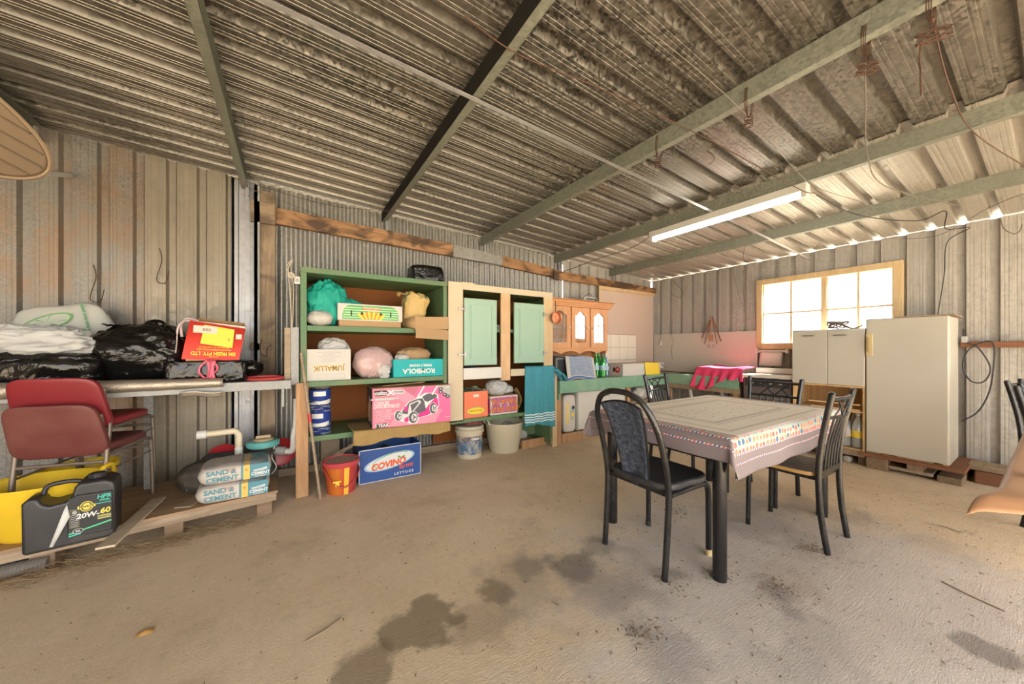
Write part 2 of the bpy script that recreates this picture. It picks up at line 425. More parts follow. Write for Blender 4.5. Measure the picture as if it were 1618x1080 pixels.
m = M(); m.box(-.275, -.25, 3.80, 3.91, 0, 2.63, 0); m.box(-.275, -.235, 3.80, 3.804, 0, 2.63); struct(m.build('trim_31', STEELB, smooth=False))
def beam(x0, x1, za, zb, h0, h1, mt, k, y0=3.855, y1=3.905):
    m = M(); m.add([(x0,y0,za),(x1,y0,zb),(x1,y1,zb),(x0,y1,za),(x0,y0,za+h0),(x1,y0,zb+h1),(x1,y1,zb+h1),(x0,y1,za+h0)],
                   [(0,3,2,1),(4,5,6,7),(0,1,5,4),(1,2,6,5),(2,3,7,6),(3,0,4,7)])
    struct(m.build('trim_%d' % k, mt, bevel=.004))
beam(-.25, 1.62, 2.335, 2.275, .147, .145, W_BEAM, 32)
beam(1.62, 2.30, 2.270, 2.250, .148, .125, CORR, 33, 3.85, 3.90)
beam(2.30, 3.15, 2.245, 2.195, .135, .115, W_BEAM, 34)
beam(3.13, 5.43, 2.165, 2.155, .125, .085, W_BEAM, 35, 3.83, 3.87)
m = M(); m.box(-.30, -.12, 3.80, 3.83, 2.30, 2.49); struct(m.build('trim_36', W_POST, bevel=.004))
m = M(); m.box(5.36, 5.44, -2.4, .52, 1.195, 1.25); struct(m.build('trim_37', W_DARK, bevel=.004))
m = M(); m.box(5.38, 5.44, -2.4, 2.9, .0, .09); struct(m.build('trim_38', W_DARK, bevel=.004))
m = M(); m.box(-.10, 3.3, 3.86, 3.90, .0, .07); struct(m.build('trim_39', W_OLD, bevel=.004))
# flat brace strap under the purlins
m = M()
pt = [(x, 1.70 - .012*(x - .8), roofz(x) - .108) for x in (-4.4, -1.545, .82, 2.0, 3.187, 4.32)] + [(5.42, 1.66, 2.28)]
for a, b in zip(pt[:-1], pt[1:]): m.bar(a, b, .028, .002)
tag(m.build('brace_strap', ZINC_PALE, smooth=False), 'flat galvanised brace strap running under all the roof purlins', 'strap')

# window in the right wall
m = M(); fx0, fx1 = XR - .045, XR + .04
m.box(fx0, fx1, WY0 - .05, WY0 + .02, WZ0 - .06, WZ1 + .05); m.box(fx0, fx1, WY1 - .02, WY1 + .05, WZ0 - .06, WZ1 + .05)
m.box(fx0, fx1, WY0 + .02, WY1 - .02, WZ1 - .02, WZ1 + .05); m.box(fx0 - .02, fx1, WY0 + .02, WY1 - .02, WZ0 - .06, WZ0 + .02)
win = struct(m.build('window_1', W_FRAME, bevel=.003))
m = M(); ym = 1.54
m.box(XR - .02, XR + .02, ym - .022, ym + .022, WZ0, WZ1)
for a, b in ((WY0 + .02, ym - .02), (ym + .02, WY1 - .02)):
    c = (a + b)/2; m.box(XR - .008, XR + .008, c - .011, c + .011, WZ0, WZ1)
    m.box(XR - .012, XR + .012, a, b, (WZ0+WZ1)/2 - .010, (WZ0+WZ1)/2 + .010)
    m.box(XR - .012, XR + .012, a - .002, a + .012, WZ0, WZ1); m.box(XR - .012, XR + .012, b - .012, b + .002, WZ0, WZ1)
struct(m.build('window_sash', W_FRAME, win, bevel=.002))
GLASS = glass('window_glass', refl=.03, edge=.08)
m = M(); m.box(XR - .001, XR + .001, WY0 + .015, WY1 - .015, WZ0 + .01, WZ1 - .015); struct(m.build('window_glazing', GLASS, win))

# ------------------------------------------------------------------ fluorescent batten under the fourth purlin
t = thing('fluorescent_light', 'long white fluorescent batten light glowing under a roof purlin', 'light fixture', (3.215, 1.66, 2.40))
m = M(); m.box(-.045, .035, -.66, .66, -.055, 0.005); m.build('housing', WHITEP2, t, bevel=.004)
for a_, b_ in ((-.66, -.625), (.625, .66)): m = M(); m.box(-.04, .03, a_, b_, -.10, -.055); m.build('lamp_holder', WHITEP2, t, bevel=.003)
TUBE = emis('lit_tube', (1., .93, .78), 26)
m = M(); m.cyl((-.005, -.625, -.080), (-.005, .625, -.080), .014, 14); m.build('tube', TUBE, t)

# ------------------------------------------------------------------ board, tiles and things on the walls
m = M(); m.box(4.05, 5.40, 3.868, 3.876, .80, 2.19); tag(m.build('wall_board', PINKB, smooth=False), 'large pink-grey sheet of board fixed in the corner beside the timber hutch', 'board')
m = M(); m.box(4.04, 5.41, 3.85, 3.868, 2.10, 2.19); m.box(4.04, 4.075, 3.85, 3.868, 1.5, 2.10); struct(m.build('trim_40', W_PINE, bevel=.003))
t = thing('tiled_splashback', 'cream tiled splashback panel behind the bottles and white carton', 'tiles', (4.20, 3.85, .79))
TILE = plain('cream_tile', (.72, .65, .55), .25, var=.04)
m = M()
for i in range(4):
    for j in range(3):
        m.box(i*.205 - .10, i*.205 + .10, 0, .012, j*.205 + .004 + .0, j*.205 + .204)
m.build('tile', TILE, t, bevel=.002)
m = M(); m.box(-.1, .71, .008, .016, 0, .62); m.build('backing', CARD_D, t)
k = NM('cream_panel', .25); k.col(k.mix(k.noise(.8, 2), (.50, .46, .39), (.56, .51, .44)))
m = M(); m.box(5.415, 5.425, 2.245, 3.86, .80, 1.428); tag(m.build('wall_panel', k.m, smooth=False, bevel=.002), 'long glossy cream laminate panel behind the sink below the window wall ribs', 'panel')
# tongs and utensils on a nail
t = thing('barbecue_tongs', 'bundle of rusty barbecue tongs and utensils hanging above the cream laminate panel', 'tongs', (5.39, 2.84, 1.25))
TONG = plain('rusted_steel', (.26, .12, .05), .6, .4)
m = M()
m.tube([(0, 0, .42), (0, .06, .30), (0, .16, .10)], .012, 6, flat=.5); m.tube([(0, .01, .42), (-.01, .03, .30), (0, .12, .0)], .005, 6)
m.build('tong_arm', TONG, t)
m = M(); m.tube([(0, 0, .42), (0, -.04, .28), (0, -.13, .04)], .012, 6, flat=.5); m.tube([(0, -.0, .40), (-.01, -.03, .25), (0, -.07, .0)], .004, 6); m.build('tong_arm', TONG, t)
m = M(); m.tube([(-.015, .005, .40), (-.015, .01, .12)], .006, 6); m.box(-.02, -.012, -.02, .035, .04, .14); m.build('spatula', W_PLANK, t)
for s in (-.02, .05): m = M(); m.tube([(-.01, s + .018*cos(a), -.03 + .022*sin(a)) for a in [i*pi/6 for i in range(12)]], .003, 5, closed=True); m.build('finger_ring', CHROME, t)
t = thing('light_pull_bell', 'small pale bell-shaped pull hanging on a string on the cream panel', 'pull', (5.40, 3.72, 1.24))
m = M(); m.lathe([(.004, .09), (.012, .07), (.022, .03), (.028, 0)], 14); m.build('bell', WHITEP2, t)
m = M(); m.tube([(0, 0, .09), (.01, .01, .2)], .0015, 5); m.build('string', WIRE, t)
t = thing('hook_on_panel', 'thin rusty wire hook hanging in front of the cream panel', 'hook', (5.40, 3.50, 1.1))
m = M(); m.tube(bez([(0, 0, .5), (0, .01, .3), (0, -.02, .2), (0, .015, .1), (0, 0, -.1)]), .002, 5); m.build('wire', WIRE, t)
t = thing('curved_hook', 'dark curved steel hook hanging high on the window wall near the corner', 'hook', (5.41, 3.40, 2.05))
m = M(); m.tube(bez([(0, .10, .28), (0, .02, .18), (0, -.08, .06), (0, -.06, -.02), (0, .02, -.02), (0, .12, .05)]), .004, 6); m.build('rod', WIRE, t)
t = thing('paper_roll_holder', 'white paper roll holder with a sheet hanging below the window', 'holder', (5.38, 2.06, 1.15))
m = M(); m.tube([(0, -.16, 0), (0, .16, 0)], .018, 12); m.build('roll', WHITEC, t)
for s in (-.17, .17): m = M(); m.box(-.03, .03, s - .012, s + .012, -.03, .03); m.build('bracket', WHITEP2, t, bevel=.003)
m = M(); m.grid(lambda u, v: (-.02 + .01*sin(v*3), -.13 + .26*u + .02*v, -.01 - .19*v), 6, 6); m.build('hanging_sheet', WHITEC, t, solid=.001)
# ------------------------------------------------------------------ green shelving unit
t = thing('shelf_unit', 'tall dark green painted open shelf unit with brown back against the corrugated wall', 'shelves', (0, 0, 0))
UX0, UX1, UY0, UY1 = .062, 1.312, 3.27, 3.86
m = M(); m.box(UX0, UX0 + .045, UY0, UY1, .91, 1.815); m.build('side_panel', GREEN, t, bevel=.003)
m = M(); m.box(UX1 - .04, UX1, UY0 + .01, UY1, .42, 1.80); m.build('side_panel', GREEN, t, bevel=.003)
m = M(); m.box(UX0 + .045, UX1 - .04, UY1 - .01, UY1, .46, 1.80); m.build('back_panel', BACKB, t)
m = M(); m.box(UX0, UX1, UY0 - .005, UY1, 1.80, 1.845); m.build('top_board', GREEN, t, bevel=.003)
for z, x1 in ((1.375, UX1 - .04), (.918, UX1 - .04), (.470, UX1 - .04)):
    m = M(); m.box(UX0 + .045, x1, UY0 - .003, UY1 - .01, z - .045, z); m.build('shelf', GREEN, t, bevel=.003)
m = M(); m.box(.03, .118, 3.245, 3.27, 0, .912); m.build('front_post', W_PLANK, t, bevel=.003)
m = M(); m.box(.24, .40, 3.80, 3.85, 0, .43); m.build('foot_post', W_OLD, t)
m = M(); m.box(.02, .06, 3.262, 3.268, 1.70, 1.76); m.box(.028, .052, 3.258, 3.262, 1.715, 1.745, 1)
tag(m.build('light_switch', [WHITEP2, K_GREY], bevel=.002), 'small white switch plate fixed at the top corner of the green shelf unit', 'switch')
t = thing('sheet_offcut', 'narrow galvanised steel offcut standing beside the green shelf unit over bench end', 'metal strip', (0, 3.27, .90))
m = M(); m.box(.0, .056, -.01, -.006, 0, .455); m.box(.052, .056, -.01, .05, 0, .455); m.build('face', STEELB, t, smooth=False)
m = M(); m.box(-.045, -.003, -.004, .02, .01, .45); m.build('timber_edge', W_OLD, t, bevel=.003)
t = thing('hanging_extension_cord', 'beige extension cord with round socket hanging beside the green shelf unit', 'cord', (.0, 3.255, 1.76))
CORDM = plain('beige_cord', (.42, .36, .27), .6)
m = M(); m.tube(bez([(.015, 0, .12), (-.02, 0, .05), (-.01, 0, -.1), (.0, 0, -.3), (.004, 0, -.42), (.012, 0, -.3), (.012, 0, -.05), (-.03, 0, .06), (.01, 0, .13)]), .004, 6); m.build('cable', CORDM, t)
m = M(); m.cyl((0, -.016, 0), (0, .0, 0), .024, 18); m.build('socket', CORDM, t)
m = M(); [m.box(x - .002, x + .002, -.018, -.0155, z - .006, z + .006) for x, z in ((-.008, .004), (.008, .004), (0, -.009))]; m.build('pin_slot', K_BLACK, t)
# broom handle
t = thing('leaning_pole', 'thin grey wooden pole leaning against the front of the green shelf unit', 'pole', (0, 0, 0))
m = M(); m.tube([(.195, 3.14, 0), (.066, 3.235, 1.15)], .011, 10); m.build('shaft', W_OLD, t)
m = M(); m.tube([(.128, 3.19, .60), (.120, 3.195, .67)], .0125, 10); m.build('red_band', RED, t)

def bag(name, label, loc, r, mt, seed=0, e=(.8, .8), amp=.07, rz=0, knot=None, cat='bag', k=10, flatb=True, parts=True, n=56, nv=36, group=None):
    t = thing(name, label, cat, loc, rz, group)
    def fn(q, p, th, ph):
        up = max(0, p.z)
        pl = 1 + amp*.9*up*(abs(sin(k*.5*th + 2*noise.noise(V((p.x*2+seed, p.y*2, p.z*2))))) - .5)
        d = amp*(fbm(p, 1.6, seed) + .55*(ridge((p.x + .25*p.z, p.y, p.z*.6 - .2*p.x), 3.0, seed) - .5) + .30*(ridge((p.x, p.y, p.z*.7 + .4*p.x), 6.5, seed + 3) - .5))
        q = V((q.x*pl*(1+d), q.y*pl*(1+d), q.z*(1 + d)))
        if flatb and q.z < -r[2]*.93: q.z = -r[2]*.93
        return q
    m = M(); m.blob((0, 0, r[2]*.93), r, e, n, nv, fn); m.build('body' if knot else 'film', mt, t, ang=80)
    if knot:
        kx, ky, kz, ks = knot
        m = M()
        for a in range(5):
            th = a*2*pi/5 + seed
            def g(u, v, th=th):
                w_ = ks*(.25 + .9*v)*(u - .5)
                return (kx + cos(th)*ks*.9*v + -sin(th)*w_, ky + sin(th)*ks*.9*v*.6 + cos(th)*w_, kz + ks*(.1 + .9*v - .5*v*v) + ks*.2*noise.noise(V((u*4, v*4, a+seed))))
            m.grid(g, 6, 6)
        m.build('knot', mt, t, solid=.001, ang=80)
    return t

bag('wrapped_parcel', 'box wrapped in shiny black plastic on top of the green shelf unit', (1.165, 3.50, 1.845), (.165, .13, .09), BLACKP, 3, (.35, .35), .05, knot=(0, -.12, .03, .06), cat='parcel')
# row one
k = NM('teal_mesh_cloth', .7); k.col(k.mix(k.noise(9, 4), (.0, .20, .15), (.015, .42, .32))); k.bump(k.noise(20, 4), .4, .01); TEALC = k.m
t = thing('teal_shade_cloth', 'crumpled bright teal cloth heaped over a white bag, left end of top shelf', 'cloth', (.265, 3.46, 1.375))
m = M()
def tf(q, p, th, ph):
    d = .16*fbm(p, 2.0, 5) + .22*(abs(noise.noise(V((p.x*3.2+2, p.y*3.2, p.z*1.6)))*2)**.6 - .5)
    q = q*(1 + d); q.z = max(q.z, -.185); return q
m.blob((0, 0, .20), (.16, .13, .19), (.9, .9), 64, 44, tf)
m.blob((.17, .02, .17), (.12, .10, .08), (.9, .9), 40, 28, lambda q, p, th, ph: q*(1 + .25*fbm(p, 2.5, 9) + .2*(abs(noise.noise(V((p.x*3, p.y*3+4, p.z*3)))*2)**.6 - .5)))
m.build('cloth', TEALC, t, ang=80)
bag('white_bag', 'small round white plastic bag on the top shelf below the teal cloth', (.205, 3.36, 1.375), (.10, .09, .07), WHITEBAG, 11, (1, 1), .05, cat='bag')
def carton(name, label, x0, x1, y0, y1, z0, h, body, rz=0, open_top=False, cat='box', th=.005, flaps=False, inner=None, group=None, topcol=None):
    cx, cy_ = (x0+x1)/2, (y0+y1)/2; W, D = x1-x0, y1-y0
    t = thing(name, label, cat, (cx, cy_, z0), rz, group); t['W'] = W; t['D'] = D; t['H'] = h
    m = M(); a, b = W/2, D/2
    m.box(-a, a, -b, b, 0, th)
    m.box(-a, a, -b, -b+th, th, h); m.box(-a, a, b-th, b, th, h); m.box(-a, -a+th, -b+th, b-th, th, h); m.box(a-th, a, -b+th, b-th, th, h)
    if not open_top: m.box(-a, a, -b, b, h, h + th, 1)
    m.build('carton_body', [body, topcol or body], t, bevel=.0015)
    if flaps:
        for s in (-1, 1):
            m = M(); m.bar((0, s*b, h), (0, s*(b + D*.30), h + D*.12), W*.96, th); m.build('flap', inner or body, t)
            m = M(); m.bar((s*a, 0, h), (s*(a + W*.10), 0, h + W*.2), D*.96, th, up=(0, 1, 0)); m.build('flap', inner or body, t)
    return t
# bananas carton
t = carton('fruit_carton', 'green and white banana carton on the top shelf of green unit', .345, .865, 3.30, 3.62, 1.375, .065, CARD)
m = M(); m.box(-.272, .272, -.168, .168, .055, .20); m.build('lid', WHITEC, t, bevel=.003)
m = M(); y = -.1688
pts = [(-.235, .065)] + [(-.235 + .0, .11)] + [(-.17 - .06*cos(a*pi/16), .125 + .062*sin(a*pi/16)) for a in range(0, 9)] + [(.17 + .06*sin(a*pi/16), .125 + .062*cos(a*pi/16)) for a in range(0, 9)] + [(.235, .11), (.235, .065)]
m.poly(pts, y, 0)
for i in range(5): m.rect(-.228, .078 + i*.021, .228, .084 + i*.021, y - .0006, 1)
for i in range(-5, 6):
    a = i*.16; m.oval(.016*i*1.1, .105 - .0006*i*i, .010, .036, y - .0012 - .0001*(i % 2), 2 if i % 2 else 5, rot=-a*.9)
m.text('BANANAS', .030, 0, .158, y - .0018, 3, .0012, sx=1.1)
m.rect(-.075, .142, .075, .173, y - .0012, 1)
for x in (-.165, .165, -.065, .065): m.rect(x - .006, .095, x + .006, .14, y - .0016, 4) if abs(x) > .1 else m.oval(x*1.2, .118, .012, .012, y - .0013, 4, 12)
m.build('printed_label', [K_GRN, plain('pale_green_ink', (.50, .68, .42)), K_YEL, K_RED, K_BLACK, K_ORG], t, smooth=False)
# yellow sack
k = NM('yellow_paper_sack', .6); k.col(k.mix(k.ramp(k.noise(7, 3), [(.55, 0.), (.6, 1.)]), (.52, .36, .13), (.16, .22, .10))); k.bump(k.noise(12, 5, dist=1), .6, .02); SACK = k.m
t = thing('paper_sack', 'crumpled yellow-brown paper sack leaning on the top shelf beside the banana carton', 'sack', (.99, 3.42, 1.375), 0)
m = M(); m.x = RY(radians(10)); m.blob((0, 0, .165), (.10, .08, .18), (.5, .6), 40, 30, lambda q, p, th, ph: V((q.x*(1 + .25*p.z) + .02*fbm(p, 2, 3), q.y, q.z + .02*fbm(p, 3, 1)))*(1 + .08*ridge(p, 2, 4)))
m.build('sack_body', SACK, t, ang=70)
m = M(); m.x = TR(-.12, -.04, .30) @ RY(-.5); m.grid(lambda u, v: (.09*u, .05*v, .02*sin(5*u) + .03*v), 5, 5); m.build('torn_edge', SACK, t, solid=.002)
# flattened carton hanging over the shelf front
t = thing('folded_cardboard', 'brown flattened cardboard carton sticking out over the shelf above the turquoise tray', 'cardboard', (1.10, 3.30, 1.375))
m = M(); m.x = TR(.02, -.06, -.0) @ RX(radians(8)) @ RY(radians(-2)); m.box(-.15, .18, -.02, -.012, -.005, .115); m.box(-.12, .19, .12, .126, .0, .10); m.box(-.15, .18, -.012, .12, .0, .006); m.build('upper_panel', CARD, t, bevel=.002)
m = M(); m.x = TR(.04, -.07, -.004) @ RX(radians(-10)) @ RY(radians(3)); m.box(-.16, .16, -.012, -.006, -.10, .0); m.build('lower_flap', CARD, t, bevel=.002)
m = M(); m.add([(-.13, -.08, .0), (-.13, -.08, .11), (-.20, .02, .09), (-.20, .02, .01)], [(0, 1, 2, 3)]); m.build('side_flap', CARD, t, solid=.004)
# row two
t = carton('grey_print_carton', 'off-white carton printed upside down in yellow letters on the middle shelf', .10, .435, 3.29, 3.55, .918, .262, WHITEC, open_top=True)
m = M(); y = -.1306
m.text('JUMALUK', .062, .0, .105, y, 0, .002, spin=pi, sx=.88); m.text('JUMALUK', .062, .002, .103, y - .0008, 1, .0, spin=pi, sx=.88)
for i in range(5): m.text(['PRODUCE OF AUSTRALIA', 'CLASS ONE', 'KEEP COOL STACK FLAT', 'NET WEIGHT', 'PACKED FRESH'][i], .016, .0, .235 - .018*i, y, 2, 0, spin=pi)
m.rect(-.09, .050, .12, .052, y, 2); m.rect(-.09, .020, .12, .022, y, 2)
for x in (-.09, -.02, .05, .12): m.rect(x, .020, x + .002, .052, y, 2)
m.build('printed_label', [K_YEL, plain('brown_ink', (.16, .09, .04)), K_GREY], t, smooth=False)
bag('clear_plastic_bag', 'clear crumpled plastic bag bulging out of the off-white printed carton', (.315, 3.42, 1.10), (.125, .09, .09), CLEARP, 21, (.9, .9), .16, cat='bag')
k = NM('pink_bag_film', .3); k.col((.58, .40, .39)); k.bump(k.noise(10, 5, dist=1), .4, .01)
t = bag('pink_bag', 'round pale pink plastic bag gathered at the front, middle of the shelf', (.645, 3.42, .918), (.175, .13, .145), k.m, 31, (.9, .9), .06, cat='bag')
m = M(); 
for a in range(26):
    th = a*2*pi/26; L = .10 + .05*random.random()
    m.tube([(.02 + .015*cos(th), -.132, .125 + .015*sin(th)), (.02 + L*.5*cos(th), -.134, .125 + L*.5*sin(th)), (.02 + L*cos(th), -.118 + .03*(L - .1), .125 + L*sin(th))], [.005, .004, .001], 5)
m.build('gathered_pleat', k.m, t)
m = M(); m.blob((.07, -.135, .06), (.05, .02, .06), (1, 1), 20, 14, lambda q, p, th, ph: q*(1 + .5*fbm(p, 2.5, 6))); m.build('tail', CLEARP, t)
t = carton('turquoise_tray', 'turquoise produce tray with upside-down white lettering, right end of middle shelf', .795, 1.275, 3.29, 3.60, .918, .165, ink('turquoise_card', (.0, .36, .37)), open_top=True, rz=.0)
m = M(); y = -.1558
m.text('ROMBOLA', .062, .0, .055, y, 0, .002, spin=pi, sx=1.05); m.text('FAMILY FARMS', .032, .015, .108, y, 0, .0012, spin=pi, sx=1.05)
m.build('printed_label', [K_WHITE], t, smooth=False)
bag('brown_paper_bag', 'crumpled brown paper bag lying in the turquoise produce tray', (1.03, 3.48, 1.03), (.17, .10, .085), CARD, 41, (.8, .8), .12, cat='bag')
bag('dark_plastic_roll', 'small striped plastic bag beside the brown paper bag in the turquoise tray', (.90, 3.40, 1.03), (.07, .06, .055), WHITEBAG, 43, (.8, .8), .12, cat='bag')
# row three
def tin(name, label, loc, r, h, mt, lidm, mats, deco, group=None, rz=0, handle=True, cat='tin', hang=None):
    t = thing(name, label, cat, loc, rz, group)
    m = M(); m.lathe([(r*.97, 0), (r, .006), (r, h - .008), (r*1.03, h - .004), (r*1.03, h), (r*.95, h), (r*.94, h - .012)], 32); m.build('tin_body', mt, t)
    m = M(); m.lathe([(r*.94, h - .012), (r*.5, h - .012)], 32); m.build('lid', lidm, t)
    if deco: deco(t, r, h, mats)
    if handle:
        m = M(); pts = [(r*1.04*cos(a), -abs(r*.35*sin(a)) - r*.75*sin(a), h*.72 - h*.42*sin(a)) for a in [pi*i/14 for i in range(15)]]
        m.tube(pts, .002, 6); m.build('wire_handle', CHROME, t)
    return t
k = NM('blue_tin_print', .3); zz = k.sep()[2]; aa = k.sep()[0]
BT1 = k.col(k.mix(k.ramp(zz, [(.0, 0.), (.10, 0.), (.101, 1.)]), k.mix(k.ramp(k.noise(30, 2, k.mp((.4, .4, 2.5))), [(.55, 0.), (.57, 1.)]), (.015, .03, .15), (.3, .35, .45)), (.02, .05, .26))).m
def deco1(t, r, h, mats):
    m = M()
    for i in range(14):
        a0 = -pi*.95 + i*.16; z = .115 + .012*sin(i*.5)
        m.add([(r*1.01*cos(a0), r*1.01*sin(a0), h*.35), (r*1.01*cos(a0+.16), r*1.01*sin(a0+.16), h*.35), (r*1.01*cos(a0+.16), r*1.01*sin(a0+.16), h*.42 + .002*i), (r*1.01*cos(a0), r*1.01*sin(a0), h*.42 + .002*i)], [(0, 1, 2, 3)], 0)
        if i < 7: m.add([(r*1.01*cos(a0+.5), r*1.01*sin(a0+.5), h*.72), (r*1.01*cos(a0+.66), r*1.01*sin(a0+.66), h*.72), (r*1.01*cos(a0+.66), r*1.01*sin(a0+.66), h*.93), (r*1.01*cos(a0+.5), r*1.01*sin(a0+.5), h*.93)], [(0, 1, 2, 3)], 0)
    m.build('printed_label', mats, t)
tin('paint_tin', 'lower blue paint tin of the stacked pair on the bottom shelf', (.21, 3.39, .470), .082, .185, BT1, CHROME, [K_WHITE], deco1, 'blue paint tins on the bottom shelf')
tin('paint_tin', 'upper blue and white paint tin stacked on another on the bottom shelf', (.205, 3.39, .655), .085, .185, BT1, CHROME, [K_WHITE], deco1, 'blue paint tins on the bottom shelf', rz=.3)
bag('dusty_rag', 'small grey dusty rag lying on top of the upper blue paint tin', (.22, 3.40, .84), (.07, .06, .035), plain('grey_rag', (.16, .14, .12), .9), 51, (.8, .8), .2, cat='rag')
# hessian sack under the mower box
k = NM('hessian', .9); k.col(k.mix(k.noise(6, 6, rough=.7), (.24, .15, .05), (.46, .31, .12))); k.bump(k.noise(80, 4), .6, .006); HESS = k.m
m = M()
def hs(u, v):
    x = .44 + .86*u; n_ = noise.noise(V((u*6, v*3, 2)))
    if v < .5: return (x, 3.60 - .40*v*2, .482 + .006*n_)
    q = (v - .5)*2; return (x + .01*n_, 3.20 - .02*sin(q*1.5) - .012*abs(sin(u*24)), .482 - q*(.11 + .03*noise.noise(V((u*4, 7, 1))) - .02*u))
m.grid(hs, 60, 24); tag(m.build('hessian_sack', HESS, solid=.006, ang=80), 'frayed brown hessian sack hanging over the bottom shelf under the pink mower box', 'sack')
# pink mower box
PINKC = ink('pink_card', (.62, .20, .28)); GREYC = ink('grey_card', (.42, .40, .38))
t = carton('mower_box', 'pink cordless lawn mower carton with printed mower on the bottom shelf', .60, 1.30, 3.16, 3.50, .492, .345, PINKC, topcol=CARD_D, rz=radians(-3))
m = M(); m.box(-.3515, -.350, -.168, .168, .004, .342, 0)
for i in range(4): m.box(-.3525, -.3515, -.13 + .07*i, -.09 + .07*i, .03 + .02*(i % 2), .20 + .03*(i % 3), 1 + i % 2)
m.build('dark_end_print', [K_BLACK, K_GREY, K_ORG], t, smooth=False)
m = M(); y = -.1706
mats = [PINKC, ink('pink_light', (.78, .26, .36)), ink('pink_dark', (.50, .13, .20)), K_BLACK, K_WHITE, GREYC, ink('mower_grey', (.09, .085, .10)), K_MAG, ink('silver_ink', (.58, .57, .56)), ink('pink_mid', (.72, .13, .30))]
m.poly([(-.26, .344), (-.07, .20), (-.22, .003), (-.35, .003), (-.35, .344)], y, 0)
m.poly([(-.26, .344), (-.11, .344), (.02, .245), (-.07, .20)], y - .0002, 1)
m.poly([(-.11, .344), (.05, .344), (.0, .262)], y - .0002, 2)
m.poly([(.05, .344), (.35, .344), (.35, .003), (.20, .003), (.0, .262)], y, 9)
m.poly([(-.22, .003), (-.07, .20), (.08, .06), (.04, .003)], y - .0001, 1); m.poly([(.04, .003), (.20, .003), (.27, .12), (.14, .12)], y - .0003, 1)
m.poly([(.22, .344), (.35, .344), (.35, .215)], y - .0004, 5)
def pq(px, py): return ((px - 800)/1410*.70, .345 - (py - 80 - (1500 - px)*.055)/700*.345)
def P(*a): return [pq(a[i], a[i+1]) for i in range(0, len(a), 2)]
Y = y - .001
m.poly(P(450, 620, 480, 560, 600, 550, 700, 400, 850, 330, 1010, 230, 1180, 230, 1260, 270, 1280, 460, 1230, 600, 1120, 640, 900, 700, 860, 790, 760, 800, 640, 760, 500, 720), Y, 4)
m.poly(P(860, 640, 1000, 560, 1060, 480, 1110, 420, 1200, 330, 1250, 330, 1270, 460, 1200, 560, 1080, 640, 900, 690), Y - .0004, 7)
m.poly(P(600, 560, 720, 400, 850, 345, 960, 330, 1000, 400, 1030, 560, 880, 620, 820, 580, 700, 700, 590, 650), Y - .0006, 6)
m.poly(P(960, 300, 1060, 245, 1180, 240, 1240, 280, 1230, 320, 1060, 400, 1000, 380), Y - .0006, 6)
m.poly(P(720, 430, 900, 360, 940, 400, 760, 620, 690, 660), Y - .0008, 8); m.poly(P(740, 450, 880, 385, 900, 410, 770, 580), Y - .0009, 6)
m.poly(P(560, 600, 700, 620, 690, 740, 560, 710), Y - .0010, 8)
m.poly(P(630, 490, 700, 470, 690, 560, 640, 570), Y - .0010, 7); m.oval(*pq(675, 720), .020, .022, Y - .0012, 7); m.oval(*pq(540, 660), .018, .026, Y - .0012, 7)
for cx, cz, rx, rz_ in ((530, 640, .030, .044), (795, 680, .040, .052), (1165, 520, .032, .050)):
    m.oval(*pq(cx, cz), rx + .004, rz_ + .004, Y - .0014, 4); m.oval(*pq(cx, cz), rx, rz_, Y - .0016, 6); m.oval(*pq(cx + 15, cz), rx*.62, rz_*.66, Y - .0018, 8); m.oval(*pq(cx + 15, cz), rx*.2, rz_*.22, Y - .002, 6)
    for a in (0, 2.1, 4.2): m.oval(pq(cx + 15, cz)[0] + rx*.36*cos(a), pq(cx + 15, cz)[1] + rz_*.36*sin(a), rx*.16, rz_*.16, Y - .002, 6, 10)
m.poly(P(840, 340, 870, 350, 1010, 100, 980, 100), Y - .0012, 4); m.poly(P(1130, 260, 1160, 270, 1265, 90, 1235, 90), Y - .0012, 4)
m.poly(P(120, 190, 330, 180, 350, 220, 330, 270, 140, 285), Y, 3); m.text('ozito', .048, *pq(235, 232), Y - .0004, 4, .0016)
m.text('X', .065, *pq(400, 228), Y - .0004, 4, .002, sx=1.3); m.poly(P(440, 215, 480, 180, 635, 178, 635, 240, 470, 245), Y, 8); m.text('POWER', .022, *pq(545, 212), Y - .0004, 3, .0005)
m.poly(P(135, 320, 465, 305, 455, 350, 145, 370), Y, 5); m.text('36V BRUSHLESS MOWER', .019, *pq(300, 338), Y - .0004, 4, .0003, sx=1.15)
m.text('CORDLESS', .042, *pq(250, 412), Y, 4, .0010, sx=.62); m.text('LAWN MOWER KIT', .044, *pq(335, 470), Y, 4, .0010, sx=.56)
for i in range(6): m.text(['- CUTS UP TO 500M2', '- 37CM CUT WIDTH', '- 6 HEIGHT ADJUSTMENTS 25-75MM', '- 40L CATCHER BAG', '- FOLDING HANDLE', '- SOFT GRIP'][i], .015, *pq(130, 548 + 36*i), Y, 4, 0, align='LEFT')
m.poly(P(140, 785, 330, 760, 365, 790, 350, 830, 140, 850), Y, 3); m.text('5 YEAR', .036, *pq(245, 805), Y - .0004, 4, .0012)
for (a, b) in ((1310, 160), (1310, 215), (1390, 265), (1450, 300)): m.oval(*pq(a, b), .022, .016, Y, 3); m.oval(*pq(a, b), .012, .008, Y - .0002, 5)
m.text('KIT', .024, *pq(1440, 125), Y, 4, .0006); m.text('PXLMK-500', .010, *pq(1440, 695), Y, 4)
m.build('printed_label', mats, t, smooth=False)
m = M(); m.x = TR(-.1, .1, .35) @ RY(-.05); m.box(-.22, .25, -.12, -.02, .004, .010); m.box(-.15, .22, -.16, -.155, .006, .016); m.build('torn_flap', CARD_D, t)

